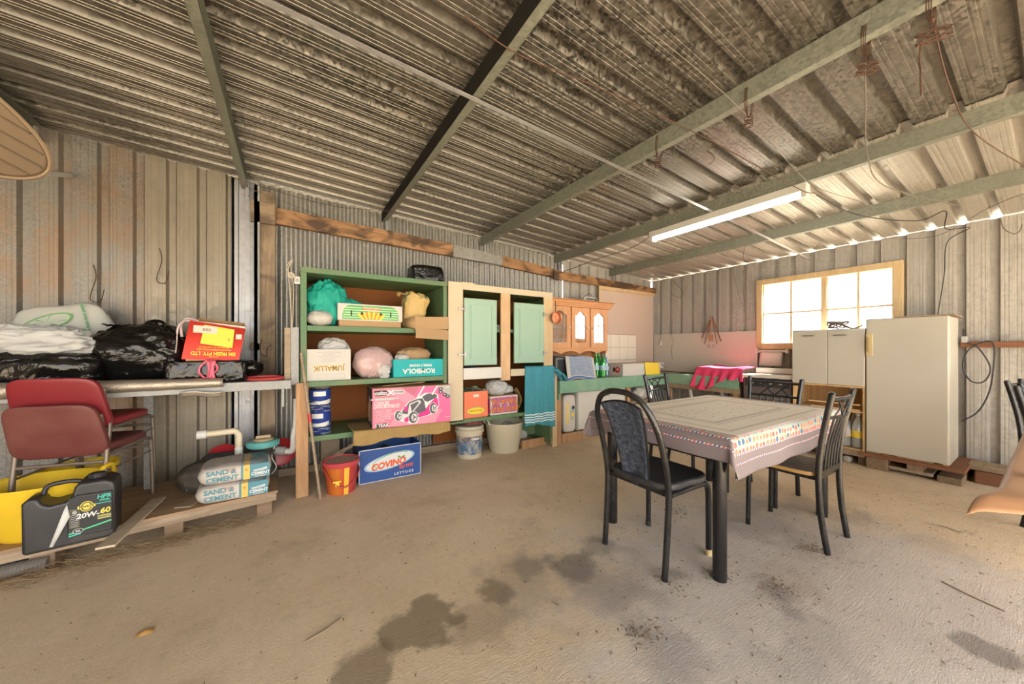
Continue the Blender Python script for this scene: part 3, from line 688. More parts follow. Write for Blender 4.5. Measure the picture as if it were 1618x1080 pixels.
# floor in front of the shelving
k = NM('red_bucket_print', .4); o = k.sep(); ang = k.math('ARCTAN2', o[1], o[0])
c = k.mix(k.ramp(k.math('MULTIPLY', k.math('ADD', ang, 3.1416), 1/6.2832), [(.0, (.42, .04, .03)), (.12, (.50, .13, .02)), (.20, (.55, .16, .02)), (.258, (.50, .05, .03)), (.26, (.85, .47, .05)), (.31, (.85, .47, .05)), (.312, (.45, .05, .05)), (.5, (.45, .05, .05))]), (0, 0, 0), (1, 1, 1))
k.t.links.remove(c.node.inputs[0].links[0]) if c.node.inputs[0].links else None
c.node.inputs[0].default_value = 0.0; k.L(k.t.nodes[[n.name for n in k.t.nodes if n.type == 'VALTORGB'][0]].outputs[0], c.node.inputs[6])
k.col(c); RBP = k.m
t = thing('red_bucket', 'red plastic bucket with orange and yellow label and lid beside the lettuce box', 'bucket', (.355, 3.225, 0))
m = M(); m.lathe([(.105, 0), (.108, .01), (.125, .215), (.134, .22), (.136, .255), (.128, .258)], 40, cap=(True, False)); m.build('bucket_body', RBP, t)
m = M(); m.lathe([(.136, .225), (.141, .232), (.141, .262), (.130, .266), (.126, .258)], 40, cap=(False, False)); m.build('rim', ink('red_rim', (.50, .06, .07), .35), t)
k = NM('bubbly_lid', .4); k.col(k.mix(k.ramp(k.vor(70, out='Distance'), [(.3, 0.), (.45, 1.)]), (.62, .45, .36), (.45, .28, .22))); k.bump(k.vor(70, out='Distance'), .5, .004)
m = M(); m.lathe([(.127, .250), (.127, .256)], 40); m.build('lid', k.m, t)
m = M(); m.tube([(-.138*cos(a), -.138*sin(a)*.96 - .004, .20 - .13*sin(a)**2 + .02*cos(a)) for a in [pi*i/24 for i in range(25)]], .005, 8); m.build('bucket_handle', ink('red_handle', (.42, .03, .02), .35), t)
m = M(); m.x = TR(-.045, -.128, .115); m.box(-.03, .03, -.002, .0, .0, .012); m.box(-.012, .015, -.002, 0, -.03, .0); m.build('label_motif', K_YEL, t)

BLUEC = NM('blue_card', .5); BLUEC.col(BLUEC.mix(BLUEC.noise(1.6, 2), (.012, .05, .20), (.02, .085, .30))); BLUEC = BLUEC.m
t = carton('lettuce_box', 'open blue and white lettuce carton on the floor under the shelf unit', .495, 1.045, 3.27, 3.62, 0, .295, BLUEC, open_top=True, rz=radians(0))
m = M(); y = -.1757
for a in ((-.275, .0, -.267, .295), (.267, .0, .275, .295), (-.275, .287, .275, .295), (-.275, 0, .275, .006)): m.rect(*a, y, 1)
m.oval(-.01, .165, .225, .068, y - .0004, 6, rot=.17); m.oval(-.01, .165, .205, .058, y - .0008, 0, rot=.17)
for j in range(1):
    ring = [(.165*cos(a)*cos(.2) - .050*sin(a)*sin(.2) - .0, .18 + .165*cos(a)*sin(.2) + .050*sin(a)*cos(.2)) for a in [radians(20 + 8*i) for i in range(27)]]
    inner = [(p[0]*.955 + .002, .18 + (p[1] - .18)*.90 - .001) for p in ring]
    for i in range(26): m.poly([ring[i], ring[i+1], inner[i+1], inner[i]], y - .0012, 2)
m.oval(.105, .185, .020, .010, y - .0014, 2, rot=.5); m.oval(.072, .190, .018, .008, y - .0014, 2, rot=-.6)
m.text('COVINO', .076, -.005, .140, y - .0016, 3, .0035, sx=1.0, shear=.2, m=TR(0, 0, .0) @ RY(-.10)); m.text('farms', .058, .145, .088, y - .0018, 3, .0008, shear=.25, m=RY(-.10)); m.text('L E T T U C E', .030, .115, .038, y - .001, 4, .001, m=RY(-.02))
m.build('printed_label', [K_WHITE, ink('pale_edge', (.5, .5, .58)), K_GRN, ink('orange_red', (.72, .10, .02)), K_WHITE, K_BLACK, ink('pale_blue_halo', (.30, .46, .62))], t, smooth=False)
m = M(); m.box(-.2752, -.2751 - .0006, -.17, .17, .004, .29, 0)
m.build('dark_end', [ink('dark_blue_end', (.01, .02, .07))], t)
m = M()
for i in range(9): m.blob((-.20 + .05*i, .0 + .06*sin(i*2), .17 + .03*cos(i*3)), (.05, .06, .06), (.9, .9), 10, 8, lambda q, p, th, ph: q*(1 + .3*fbm(p, 3, i)))
tag(m.build('dark_rubbish', plain('dark_rubbish', (.035, .032, .03), .7), None, loc=(.77, 3.44, .0)), 'dark crumpled rubbish filling the open lettuce carton', 'rubbish', kind='stuff')
m = M()
for i in range(5):
    p = [(.2 + .06*j, 3.36 + .02*sin(j + i), .20 + .03*j + .02*sin(j*1.7 + i)) for j in range(6)]; m.tube(bez(p, 4), .002 + .001*(i % 2), 5)
tag(m.build('dry_twig', W_OLD), 'thin dry twigs poking out between the red bucket and lettuce carton', 'twig')
# ------------------------------------------------------------------ cream cupboard frame with mint doors
t = thing('cupboard', 'cream timber cupboard with two open-slotted mint green doors between shelf unit and hutch', 'cupboard', (0, 0, 0))
m = M(); m.box(1.318, 1.478, 3.262, 3.28, .445, 1.855); m.build('left_stile', CREAM, t, bevel=.002)
m = M(); m.box(1.478, 2.512, 3.262, 3.28, 1.785, 1.85); m.box(1.46, 1.60, 3.258, 3.262, 1.84, 1.862); m.box(2.512, 2.64, 3.262, 3.28, 1.77, 1.85); m.build('top_rail', CREAM, t, bevel=.002)
m = M(); m.box(2.512, 2.645, 3.262, 3.28, .965, 1.77); m.build('right_stile', W_PINE, t, bevel=.002)
m = M(); m.box(1.925, 2.046, 3.264, 3.28, .835, 1.785); m.build('middle_stile', wood('tan_stile', (.50, .30, .15), (.66, .44, .25)), t, bevel=.002)
m = M(); m.box(1.478, 1.925, 3.250, 3.264, .868, .985); m.build('lower_rail', WHITEP2, t, bevel=.002)
m = M(); m.box(2.046, 2.53, 3.250, 3.264, .880, .945); m.box(2.046, 2.53, 3.240, 3.262, .945, .958); m.build('lower_rail', CREAM, t, bevel=.002)
m = M(); m.box(1.355, 1.365, 3.28, 3.84, .43, 1.82); m.build('side_panel', GREEN, t)
m = M(); m.box(2.62, 2.635, 3.28, 3.84, .05, 1.82); m.build('side_panel', GREEN, t)
m = M(); m.box(1.365, 2.62, 3.835, 3.845, .10, 1.82); m.build('back_panel', BACKB, t)
m = M(); m.box(1.33, 2.64, 3.28, 3.84, 1.80, 1.835); m.build('top_board', GREEN, t)
m = M(); m.box(1.365, 2.62, 3.29, 3.835, 1.36, 1.395); m.build('inner_shelf', GREEN, t)
m = M(); m.box(1.365, 2.62, 3.29, 3.835, .90, .93); m.build('inner_shelf', GREEN, t)
m = M(); m.box(1.30, 2.62, 3.262, 3.835, .425, .462); m.build('lower_shelf', GREEN, t, bevel=.003)
def mint_door(x0, x1, z0, z1, side):
    m = M(); y0 = 3.243
    m.box(x0, x1, y0, y0 + .018, z0, z1)
    d = m.build('door', MINT, t, bevel=.002)
    m = M(); w_ = .06
    for s in (.0, ):
        a, b, c, e = x0 + w_, x1 - w_, z0 + w_, z1 - w_
        for (p, q, r_, u) in ((a, b, c, c + .005), (a, b, e - .005, e), (a, a + .005, c, e), (b - .005, b, c, e)): m.box(p, q, y0 - .003, y0, r_, u)
        m.box(a + .014, b - .014, y0 - .004, y0, c + .014, e - .014)
    m.build('raised_panel', MINT, d)
    for z in (z1 - .115, z0 + .11):
        m = M(); hx = x0 if side < 0 else x1
        m.box(hx - .07 if side < 0 else hx - .02, hx + .02 if side < 0 else hx + .05, y0 - .006, y0 - .001, z - .008, z + .008)
        m.box(hx - .005 if side < 0 else hx - .018, hx + .018 if side < 0 else hx + .005, y0 - .012, y0 - .001, z - .026, z + .026)
        m.build('hinge', CHROME, d, bevel=.001)
mint_door(1.482, 1.862, 1.012, 1.700, -1); mint_door(2.085, 2.497, 1.022, 1.695, 1)
# odds and ends seen through the slots
m = M(); m.box(1.52, 1.70, 3.32, 3.50, .932, .985)
tag(m.build('blue_tray', K_BLUE, bevel=.004), 'blue tray edge showing below the left mint cupboard door', 'tray')
m = M(); [m.lathe([(.09, i*.012), (.10, i*.012 + .010)], 24, 0, TR(1.93, 3.42, 1.397)) for i in range(4)]
tag(m.build('plate_stack', K_GREY), 'small stack of grey plates on the shelf behind the mint cupboard doors', 'plates')
m = M(); m.tube(bez([(1.88, 3.31, 1.15), (1.90, 3.30, 1.05), (1.885, 3.31, .98), (1.90, 3.33, .93)]), .003, 5)
tag(m.build('thin_cable', WIRE), 'thin dark cable hanging between the two mint cupboard doors', 'cable')
k = NM('leaf_litter', .9); k.col(k.mix(k.noise(40, 4), (.06, .04, .02), (.26, .17, .08))); LITTER = k.m
def litter(x0, x1, y0, y1, z, n_, r, name, label, mt=None, zj=.0, cat='debris'):
    m = M()
    for i in range(n_):
        x, y = random.uniform(x0, x1), random.uniform(y0, y1); a = random.uniform(0, pi); L = r*random.uniform(.4, 1.4)
        zz = z + random.random()*zj
        d = V((cos(a), sin(a), random.uniform(-.1, .25)*(1 if zj else .3)))*L
        p = V((x, y, zz)); q = p + d; s_ = V((-sin(a), cos(a), .2))*random.uniform(.0012, .004)
        mid = (p + q)/2 + V((0, 0, .002)) + s_
        m.add([tuple(p), tuple(mid - s_*2), tuple(q), tuple(mid)], [(0, 1, 2, 3)])
    return tag(m.build(name, mt or LITTER, smooth=False), label, cat, kind='stuff')
litter(2.30, 2.62, 3.30, 3.60, 1.85, 220, .05, 'dry_litter', 'dry leaf litter lying on top of the cream cupboard', zj=.035)
t = thing('copper_pan', 'small copper saucepan hanging by its handle from the cupboard right stile', 'pan', (2.655, 3.235, 1.55))
COPPER = plain('copper', (.60, .27, .15), .3, .8)
m = M(); m.x = RX(pi/2); m.lathe([(.0, .0), (.06, .0), (.066, .006), (.07, .035), (.074, .037), (.072, .030)], 32, cap=(True, False)); m.build('pan_body', COPPER, t)
m = M(); m.x = RX(pi/2); m.lathe([(.0, -.0015), (.022, -.001), (.022, .0)], 20, cap=(True, False)); m.build('pan_boss', TONG, t)
m = M(); m.bar((0, -.015, .065), (-.005, -.01, .20), .014, .006, up=(0, 1, 0)); m.build('pan_handle', plain('dark_handle', (.08, .05, .03), .5), t, bevel=.002)
# lower shelf goods
k = ink('salmon_card', (.70, .17, .08))
t = carton('salmon_box', 'orange-red open produce carton with a yellow oval on the lower green shelf', 1.50, 1.775, 3.285, 3.58, .462, .275, k, open_top=True)
m = M(); y = -.149; m.oval(-.005, .072, .105, .040, y, 0); m.oval(-.005, .072, .098, .034, y - .0003, 1); m.text('HERITAGE', .034, -.005, .072, y - .0006, 2, .0006)
m.rect(-.03, .215, .03, .242, y, 3); m.text('CL 1', .018, 0, .228, y - .0003, 2); m.build('printed_label', [K_GRN, K_YEL, plain('olive_ink', (.25, .18, .02)), K_WHITE], t, smooth=False)
m = M()
for i in range(46):
    c = V((random.uniform(-.12, .12), random.uniform(-.12, .12), .235 + random.random()*.055)); a = random.uniform(0, 6.3)
    m.x = TR(c) @ RZ(a) @ RX(random.uniform(-.9, .9)); m.grid(lambda u, v: (.045*(u - .5), .06*(v - .5), .012*sin(4*u + 3*v)), 3, 3)
m.x = Matrix(); tag(m.build('leafy_greens', plain('faded_leaves', (.18, .22, .13), .8, var=.6, sc=30), loc=(1.6375, 3.4325, .462), solid=.001), 'faded grey-green leaves heaped in the orange-red carton', 'leaves', kind='stuff')
t = carton('pawpaw_box', 'white and purple pawpaw papaya carton with orange letters on lower shelf', 1.815, 2.165, 3.30, 3.56, .462, .20, WHITEC, rz=radians(0), open_top=False, topcol=CARD)
m = M(); y = -.131; m.rect(-.155, .018, .155, .188, y, 0)
for s_, z in (('PAPAYA', .143), ('PAW PAW', .062)):
    sx_ = .96 if s_ == 'PAPAYA' else .80
    m.text(s_, .095, 0, z, y - .0005, 2, .006, spin=pi, sx=sx_); m.text(s_, .095, 0, z, y - .001, 1, .0015, spin=pi, sx=sx_)
for x in (-.045, .045): m.oval(x, .105, .012, .028, y - .0016, 3)
m.box(-.176, -.1755, -.11, .11, .02, .18, 4)
m.build('printed_label', [ink('purple_ink', (.42, .10, .33)), K_ORG, K_BLACK, K_GREY, K_MAG], t, smooth=False)
bag('white_net_bag', 'pale net bag bundled on top of the pawpaw carton', (1.95, 3.40, .668), (.125, .11, .085), CLEARP, 61, (.9, .9), .12, cat='bag')
bag('net_bag_tail', 'loose pale net bag spilling behind the pawpaw carton', (2.09, 3.46, .668), (.10, .09, .05), CLEARP, 63, (.9, .9), .15, cat='bag')
m = M(); m.grid(lambda u, v: (2.165 + .075*sin(pi*u) + .03*v, 3.33 + .12*v, .468 + .27*(1-u)*(1 - .15*v) + .01*noise.noise(V((u*6, v*6, 0)))), 16, 6)
tag(m.build('curled_hessian', HESS, solid=.005), 'curled piece of brown hessian standing right of the pawpaw carton', 'sack')

# teal towel
k = NM('teal_towel', .95); z_ = k.sep()[2]
stripes = k.math('LESS_THAN', k.math('ABSOLUTE', k.math('SUBTRACT', k.math('FRACT', k.math('MULTIPLY', z_, 36.)), .5)), .23)
band = k.math('MULTIPLY', k.math('LESS_THAN', z_, .445), k.math('GREATER_THAN', z_, .335))
k.col(k.mix(k.math('MULTIPLY', stripes, band), k.mix(k.noise(30, 4), (.035, .20, .25), (.07, .30, .36)), (.62, .70, .72))); k.bump(k.noise(180, 3), .6, .004); TOWEL = k.m
t = thing('teal_towel', 'teal towel with white stripes draped over the lower rail of the cupboard', 'towel', (0, 0, 0))
m = M()
def tw(u, v):
    f = .018*sin(u*20 + .6*sin(v*3)) + .010*sin(u*43 + 1); lo = .30 + .02*sin(u*5) - .02*u
    if v < .12:
        q = v/.12; return (2.235 + .40*u, 3.255 + .02*(1 - q), .972 + .008*sin(pi*q))
    q = (v - .12)/.88; return (2.225 + (.42 + .02*q)*u + .008*q*sin(9*u), 3.232 - .0*q + f*(.25 + .75*q), .972 - (.972 - lo)*q)
m.grid(tw, 70, 40); m.build('hanging_cloth', TOWEL, t, solid=.006, ang=80)
m = M()
m.grid(lambda u, v: (2.62 + .21*u - .01*sin(v*9), 3.215 + .10*v + .015*sin(u*12 + v*5), .93 - .12*u*u + .10*(1 - v)*.3 + .02*sin(u*10 + v*7) - .07*abs(v - .5)), 24, 18); m.build('bunched_end', TOWEL, t, solid=.012, ang=80)

# on the floor below
k = NM('dirty_pail', .6); z_ = k.sep()[2]
lab = k.math('MULTIPLY', k.math('GREATER_THAN', z_, .05), k.math('LESS_THAN', z_, .245))
top_ = k.math('GREATER_THAN', z_, .19)
dirt = k.ramp(k.noise(11, 8, rough=.75), [(.45, 0.), (.58, 1.)])
c = k.mix(lab, (.50, .44, .33), k.mix(top_, (.05, .12, .24), (.13, .10, .12)))
k.col(k.mix(k.math('MULTIPLY', dirt, .7), c, (.52, .46, .34)))
t = thing('paint_pail', 'dirty plastic paint pail with worn blue label on the floor under lower shelf', 'bucket', (1.66, 3.50, 0))
m = M(); m.lathe([(.128, 0), (.135, .008), (.146, .27), (.160, .275), (.160, .305), (.148, .312), (.158, .325), (.156, .345), (.148, .35)], 40, cap=(True, False)); m.build('bucket_body', k.m, t)
m = M(); m.lathe([(.150, .335), (.150, .35), (.05, .356)], 40, cap=(False, True)); m.build('lid', ink('lid_grime', (.38, .34, .27)), t)
m = M(); m.text('Dulux', .036, 0, .222, -.147, 0, .002); m.build('lettering', K_WHITE, t)
bag('stained_rag', 'small red and navy rag crumpled on the paint pail lid', (1.675, 3.49, .355), (.12, .09, .025), plain('red_navy_rag', (.22, .05, .06), .9, var=.9, sc=18), 71, (.8, .8), .2, cat='rag')
CREAMT = plain('cream_tub_plastic', (.56, .51, .37), .45, var=.04)
t = thing('flexible_tub', 'large cream flexible tub with two loop handles on the floor', 'tub', (2.10, 3.49, 0))
m = M(); m.lathe([(.155, 0), (.168, .012), (.222, .325), (.232, .335), (.228, .342), (.216, .335), (.162, .02), (.0, .018)], 48, cap=(True, False)); m.build('tub_body', CREAMT, t)
for s_ in (-1, 1):
    m = M(); m.tube([(s_*(.226 + .016*sin(a)), .05*cos(a)*1.2, .33 + .065*sin(a)) for a in [pi*i/12 for i in range(13)]], .009, 8); m.build('loop_handle', CREAMT, t)
m = M(); m.tube([(.10 + .045*cos(a), .03 + .01*a, .26 + .05*sin(a)) for a in [i*.45 for i in range(28)]], .006, 6)
tag(m.build('coiled_hose', K_GREY, loc=(2.10, 3.49, 0)), 'small grey coil of cable inside the cream tub', 'cable')
m = M(); m.box(2.66, 2.73, 3.285, 3.32, 0, .945); struct(m.build('trim_50', W_PINE, bevel=.003))
m = M(); m.box(2.775, 2.845, 3.34, 3.40, 0, .66); struct(m.build('trim_51', W_PLANK, bevel=.003))
m = M(); m.box(2.30, 2.66, 3.40, 3.44, 0, .10); struct(m.build('trim_52', W_PLANK, bevel=.003))
m = M(); m.box(2.32, 2.66, 3.60, 3.61, .10, .42); tag(m.build('green_offcut', GREEN), 'green painted board offcut behind the hanging teal towel near the floor', 'board')
bag('floor_plastic_bag', 'crumpled white plastic bag on the floor behind the cream tub', (2.38, 3.62, 0), (.12, .08, .09), WHITEBAG, 73, (.8, .8), .15, cat='bag')

# ------------------------------------------------------------------ timber hutch
t = thing('hutch', 'honey pine hutch with three arched glass doors and scalloped apron above the counter', 'hutch', (0, 0, 0))
HX0, HX1, HY0, HY1 = 2.72, 3.90, 3.55, 3.86
m = M(); m.prism([(HX0 - .03, 1.745), (HX1 + .03, 1.745), (HX1 + .055, 1.775), (HX1 + .055, 1.79), (HX1 + .09, 1.815), (HX1 + .09, 1.835), (HX0 - .05, 1.835), (HX0 - .05, 1.815), (HX0 - .03, 1.79)], HY0 - .03, HY1); 
m.box(HX0 - .03, HX1 + .11, HY0 - .055, HY1, 1.835, 1.845); m.box(HX0 - .03, HX1 + .06, HY0 - .045, HY0 - .03, 1.80, 1.825); m.box(HX0 - .03, HX1 + .04, HY0 - .038, HY0 - .03, 1.765, 1.785)
m.build('cornice', W_HUTCHX, t, bevel=.004)
m = M(); m.box(HX1 - .018, HX1, HY0 + .02, HY1, 1.12, 1.75); m.build('side_panel', W_HUTCH, t)
m = M(); m.box(HX0, HX0 + .018, HY0 + .02, HY1, .80, 1.75); m.build('side_panel', W_HUTCH, t)
m = M(); m.box(HX0, HX1, HY1 - .01, HY1, .80, 1.75); m.build('back_panel', W_HUTCH, t)
m = M(); m.box(HX0, HX1, HY0 + .02, HY1 - .01, 1.17, 1.19); m.build('bottom_board', W_HUTCH, t)
m = M(); m.box(HX0 + .02, HX1 - .02, HY0 + .06, HY1 - .01, 1.46, 1.475); m.build('inner_shelf', W_HUTCH, t)
m = M(); m.slab([(HX1 - .018, HY0 + .03), (HX1, HY0 + .03), (HX1, HY1), (HX1 - .018, HY1)], .80, 1.12); m.build('side_bracket', W_HUTCH, t)
apron = [(HX0, 1.20)] + [(HX0, 1.13)]
for i in range(61):
    x = HX0 + (HX1 - HX0)*i/60; apron.append((x, 1.105 + .045*abs(sin(3.5*pi*i/60 + .4))**.8))
apron += [(HX1, 1.20)]
m = M(); m.prism(apron, HY0, HY0 + .018); m.build('scalloped_apron', W_HUTCHX, t)
for x in (HX0, 3.163, 3.517, HX1 - .03): m = M(); m.box(x, x + .03, HY0 + .004, HY0 + .02, 1.19, 1.75); m.build('face_stile', W_HUTCH, t)
HG = glass('hutch_glass', refl=.07)
def arch_door(x0, x1, knob):
    z0, z1 = 1.20, 1.742; y0 = HY0 - .016; a, b = x0 + .062, x1 - .062; c, e = z0 + .065, z1 - .06
    ar = [(a, e - .05)] + [(a + (b - a)*i/20, e - .05 + .055*sin(pi*min(1, max(0, (i/20 - .08)/.84)))**1.3) for i in range(1, 20)] + [(b, e - .05)]
    m = M(); m.box(x0, a, y0, y0 + .02, z0, z1); m.box(b, x1, y0, y0 + .02, z0, z1); m.box(a, b, y0, y0 + .02, z0, c)
    for p, q in zip(ar[:-1], ar[1:]): m.prism([p, q, (q[0], z1), (p[0], z1)], y0, y0 + .02)
    d = m.build('door', W_HUTCH, t)
    m = M(); m.box(a - .004, b + .004, y0 + .009, y0 + .011, c - .004, e + .004); m.build('glass_pane', HG, d)
    m = M(); m.x = TR(knob, y0, (z0 + z1)/2 - .01) @ RX(pi/2); m.lathe([(.006, 0), (.006, .01), (.013, .014), (.014, .024), (.008, .028)], 16); m.build('knob', WHITEP2, d)
arch_door(2.80, 3.163, 3.135); arch_door(3.195, 3.513, 3.488); arch_door(3.548, 3.872, 3.575)
# crockery behind the glass
def mug(x, y, z, r, h, mt, label):
    m = M(); m.lathe([(r*.8, 0), (r, h*.3), (r, h), (r*.92, h), (r*.9, h*.3), (0, h*.1)], 18, cap=(True, False)); tag(m.build('mug', mt, loc=(x, y, z)), label, 'mug', 'mugs behind the hutch glass')
for i in range(5): mug(2.90 + .2*i, 3.70, 1.19, .04, .09, [K_WHITE, K_BLUE, WHITEC, K_RED, K_WHITE][i], ['white mug on hutch base behind the pan-side glass door', 'blue mug on the hutch base behind glass', 'cream mug on the hutch base behind the middle glass door', 'red mug on the hutch base behind glass', 'white mug on the hutch base by the corner-side glass door'][i])
t = thing('white_radio', 'small white heater-like unit with dark slots lying on top of the hutch', 'appliance', (3.70, 3.66, 1.845), radians(4))
m = M(); m.x = RX(-.45); m.box(-.15, .15, 0, .05, 0, .105); m.build('case', WHITEP2, t, bevel=.008)
m = M(); m.x = RX(-.45); [m.box(-.10, .06, -.002, .0, .02 + .035*i, .04 + .035*i) for i in range(2)]; m.cb((.10, -.001, .05), (.04, .003, .06)); m.build('slot', K_BLACK, t)
m = M(); m.tube(bez([(.0, .0, .10), (-.1, -.02, .12), (-.17, .02, .06), (-.16, .05, .005)]), .004, 6); m.build('lead', K_BLACK, t)
litter(2.75, 3.3, 3.56, 3.84, 1.846, 260, .035, 'dust_litter', 'dusty leaf litter along the top of the hutch', zj=.02)

# ------------------------------------------------------------------ counter
COUNT = plain('worn_counter_top', (.42, .38, .30), .55, dirt=(.3, .25, .17, .6))
t = thing('counter', 'L-shaped counter with pale green painted fascia and worn top in the corner', 'counter', (0, 0, 0))
m = M(); m.box(2.78, 5.41, 3.31, 3.86, .765, .785); m.box(4.90, 5.41, 2.24, 3.31, .765, .785); m.build('worktop', COUNT, t, bevel=.002)
m = M(); m.box(2.775, 4.90, 3.285, 3.31, .632, .788); m.build('front_fascia', GREEN_L, t, bevel=.003)
m = M(); m.box(4.875, 4.90, 2.24, 3.31, .655, .800); m.build('side_fascia', GREEN_L, t, bevel=.003)
m = M(); m.box(2.775, 2.80, 3.31, 3.86, .55, .785); m.build('end_panel', GREEN_L, t, bevel=.003)
for x, y in ((4.15, 3.40), (4.93, 3.24), (4.93, 2.28)): m = M(); m.box(x, x + .07, y, y + .05, 0, .765); m.build('leg', W_PLANK, t, bevel=.003)
m = M(); m.box(4.9, 4.92, 2.24, 3.31, .59, .66); m.build('under_rail', W_OLD, t)
t = thing('sink', 'stainless sink set into the counter beneath the cream panel', 'sink', (5.15, 2.95, .785))
m = M(); m.box(-.19, .19, -.30, .30, 0, .006); m.build('drainer', CHROME, t, bevel=.002)
m = M(); m.box(-.14, .14, -.24, .0, -.15, -.001); m.build('bowl', CHROME, t, bevel=.02)
m = M(); m.tube([(.17, -.22, .0), (.17, -.22, .13)], .018, 12); m.tube(bez([(.17, -.22, .12), (.10, -.22, .15), (.04, -.22, .11)]), .008, 8); m.build('tap', CHROME, t)
t = thing('sink_waste_pipe', 'white plastic waste pipe with bends under the sink counter', 'pipe', (0, 0, 0))
m = M(); m.tube(bez([(5.1, 3.35, .60), (5.1, 3.1, .59), (5.1, 3.02, .57), (5.1, 3.0, .48), (5.1, 2.97, .42), (5.1, 2.9, .40), (5.1, 2.83, .42), (5.1, 2.4, .44)], 5), .024, 12); m.build('pipe_run', PVCW, t)
m = M(); m.tube([(5.1, 2.55, .64), (5.1, 2.55, .44)], .026, 12); m.tube([(5.1, 2.55, .60), (5.1, 3.25, .61)], .018, 10); m.build('branch', PVCW, t)
for z in (.56, .46): m = M(); m.tube([(5.1, 2.55, z), (5.1, 2.55, z + .03)], .034, 14); m.build('coupling', PVCW, t)
# microwave under a blue towel
t = thing('microwave', 'dark grey microwave oven on the counter under a blue towel', 'microwave', (3.10, 3.58, .785))
m = M(); m.box(-.29, .27, -.17, .17, .012, .285); m.build('case', plain('dark_grey_case', (.13, .13, .14), .45), t, bevel=.006)
m = M(); m.box(-.26, .12, -.173, -.170, .03, .26); m.build('door', K_BLACK, t, bevel=.003)
for x in (-.24, .22): m = M(); m.cyl((x, -.1, 0), (x, -.1, .012), .012); m.build('foot', K_BLACK, t)
k = NM('blue_checked_towel', .95); a, b, c_ = k.sep()
ck = k.vor(75, out='Distance')
k.col(k.mix(k.ramp(ck, [(.25, .0), (.6, .42)]), k.mix(k.noise(7, 3), (.13, .18, .29), (.17, .25, .40)), (.56, .54, .49))); k.bump(ck, .5, .004); BT = k.m
k = NM('towel_border', .95); k.col((.50, .47, .40)); k.bump(k.noise(150, 2), .5, .004); BTB = k.m
k = NM('towel_blue_edge', .95); k.col((.08, .14, .36)); BTE = k.m
t = thing('blue_towel', 'faded blue checked towel with cream border draped over the microwave', 'towel', (3.10, 3.40, .785))
def bt(u, v):
    x = -.16 + .50*u
    if v < .38: q = v/.38; z = .297 + .004*sin(u*14) ; y = .34 - .36*q
    else:
        q = (v - .38)/.62; y = -.02 - .05*q - .016*sin(u*15 + 1)*q; z = .297 - q*(.30 + .016*sin(u*7 + 2.2))
        x += .03*q*(u - .3) 
    if u > .82 and v > .1:
        s_ = (u - .82)/.18; z -= s_*.03
    return (x, y, z)
m = M(); N1, N2 = 60, 40
m.grid(bt, N1, N2)
mi = []
for j in range(N2):
    for i in range(N1):
        e_ = min(i/N1, 1 - i/N1, 1 - j/N2)
        mi.append(1 if e_ < .11 else 0)
        if 1 - j/N2 < .085 and 1 - j/N2 > .03: mi[-1] = 2
m.mi = mi; m.build('cloth', [BT, BTB, BTE], t, solid=.006, ang=80)
# bottles
def bottle(name, label, x, y, z, mt, cap, lab, group, s=1., scuff=None):
    t = thing(name, label, 'bottle', (x, y, z), 0, group)
    m = M(); m.lathe([(.030*s, 0), (.042*s, .008*s), (.044*s, .03*s), (.042*s, .06*s), (.044*s, .09*s), (.044*s, .19*s), (.036*s, .23*s), (.016*s, .285*s), (.013*s, .30*s), (.013*s, .315*s)], 20); m.build('bottle_body', mt, t)
    m = M(); m.lathe([(.016*s, .308*s), (.016*s, .332*s)], 14); m.build('cap', cap, t)
    if lab: m = M(); m.lathe([(.0448*s, .10*s), (.0448*s, .165*s)], 20, cap=(False, False)); m.build('label_band', lab, t)
    return t
GRNB = glass('green_bottle', (.5, 1, .6), .15, (.25, .75, .35), .30, (.06, .40, .10)); CLRB = glass('clear_bottle', refl=.15, alpha_col=(.9, .93, .9), body=.3, bodyc=(.7, .75, .75))
BLUB = glass('blue_bottle', refl=.15, alpha_col=(.5, .7, .9), body=.25, bodyc=(.1, .3, .55))
LB = plain('pale_label', (.35, .50, .58), .5, var=.4, sc=40)
bottle('green_bottle', 'green soft drink bottle standing at the front, middle of the counter bottles', 3.665, 3.42, .785, GRNB, K_BLUE, LB, 'soft drink bottles on the counter', 1.0)
bottle('green_bottle', 'green soft drink bottle nearest the blue towel on the counter', 3.60, 3.49, .785, GRNB, K_GRN, LB, 'soft drink bottles on the counter', 1.0)
bottle('green_bottle', 'green soft drink bottle at the back of the counter bottles', 3.70, 3.53, .785, GRNB, K_GRN, LB, 'soft drink bottles on the counter', 1.0)
bottle('blue_bottle', 'clear bottle with blue base beside the green bottles on the counter', 3.765, 3.46, .785, BLUB, K_WHITE, LB, 'soft drink bottles on the counter', .93)
# white carton with yellow paper
t = carton('white_carton', 'white low printed carton on the counter with yellow paper on top', 3.98, 4.84, 3.34, 3.66, .785, .175, WHITEC, topcol=plain('faded_card_top', (.55, .45, .36)))
m = M(); m.box(-.4305 - .0006, -.430, -.02, .02, .06, .12, 1); m.oval(.02, .09, .075, .065, -.1606, 2); m.oval(.02, .09, .055, .045, -.161, 3); m.x = TR(-.4312, 0, 0) @ RZ(-pi/2); m.oval(.06, .09, .045, .045, 0, 0); m.oval(.065, .095, .018, .018, -.0004, 3)
m.build('printed_label', [K_RED, K_BLACK, ink('pale_print', (.48, .62, .52)), WHITEC], t, smooth=False)
m = M(); m.x = TR(4.60, 3.325, .965) ; m.grid(lambda u, v: (-.17 + .34*u + .03*v, .10 - .22*min(v, .45) - .02*max(0, v - .45), .003 - .33*max(0, v - .42) + .004*sin(u*6)), 12, 12)
tag(m.build('yellow_paper', plain('yellow_paper', (.80, .56, .05), .7, var=.04), solid=.0015), 'bright yellow sheet hanging over the front of the white carton', 'paper')
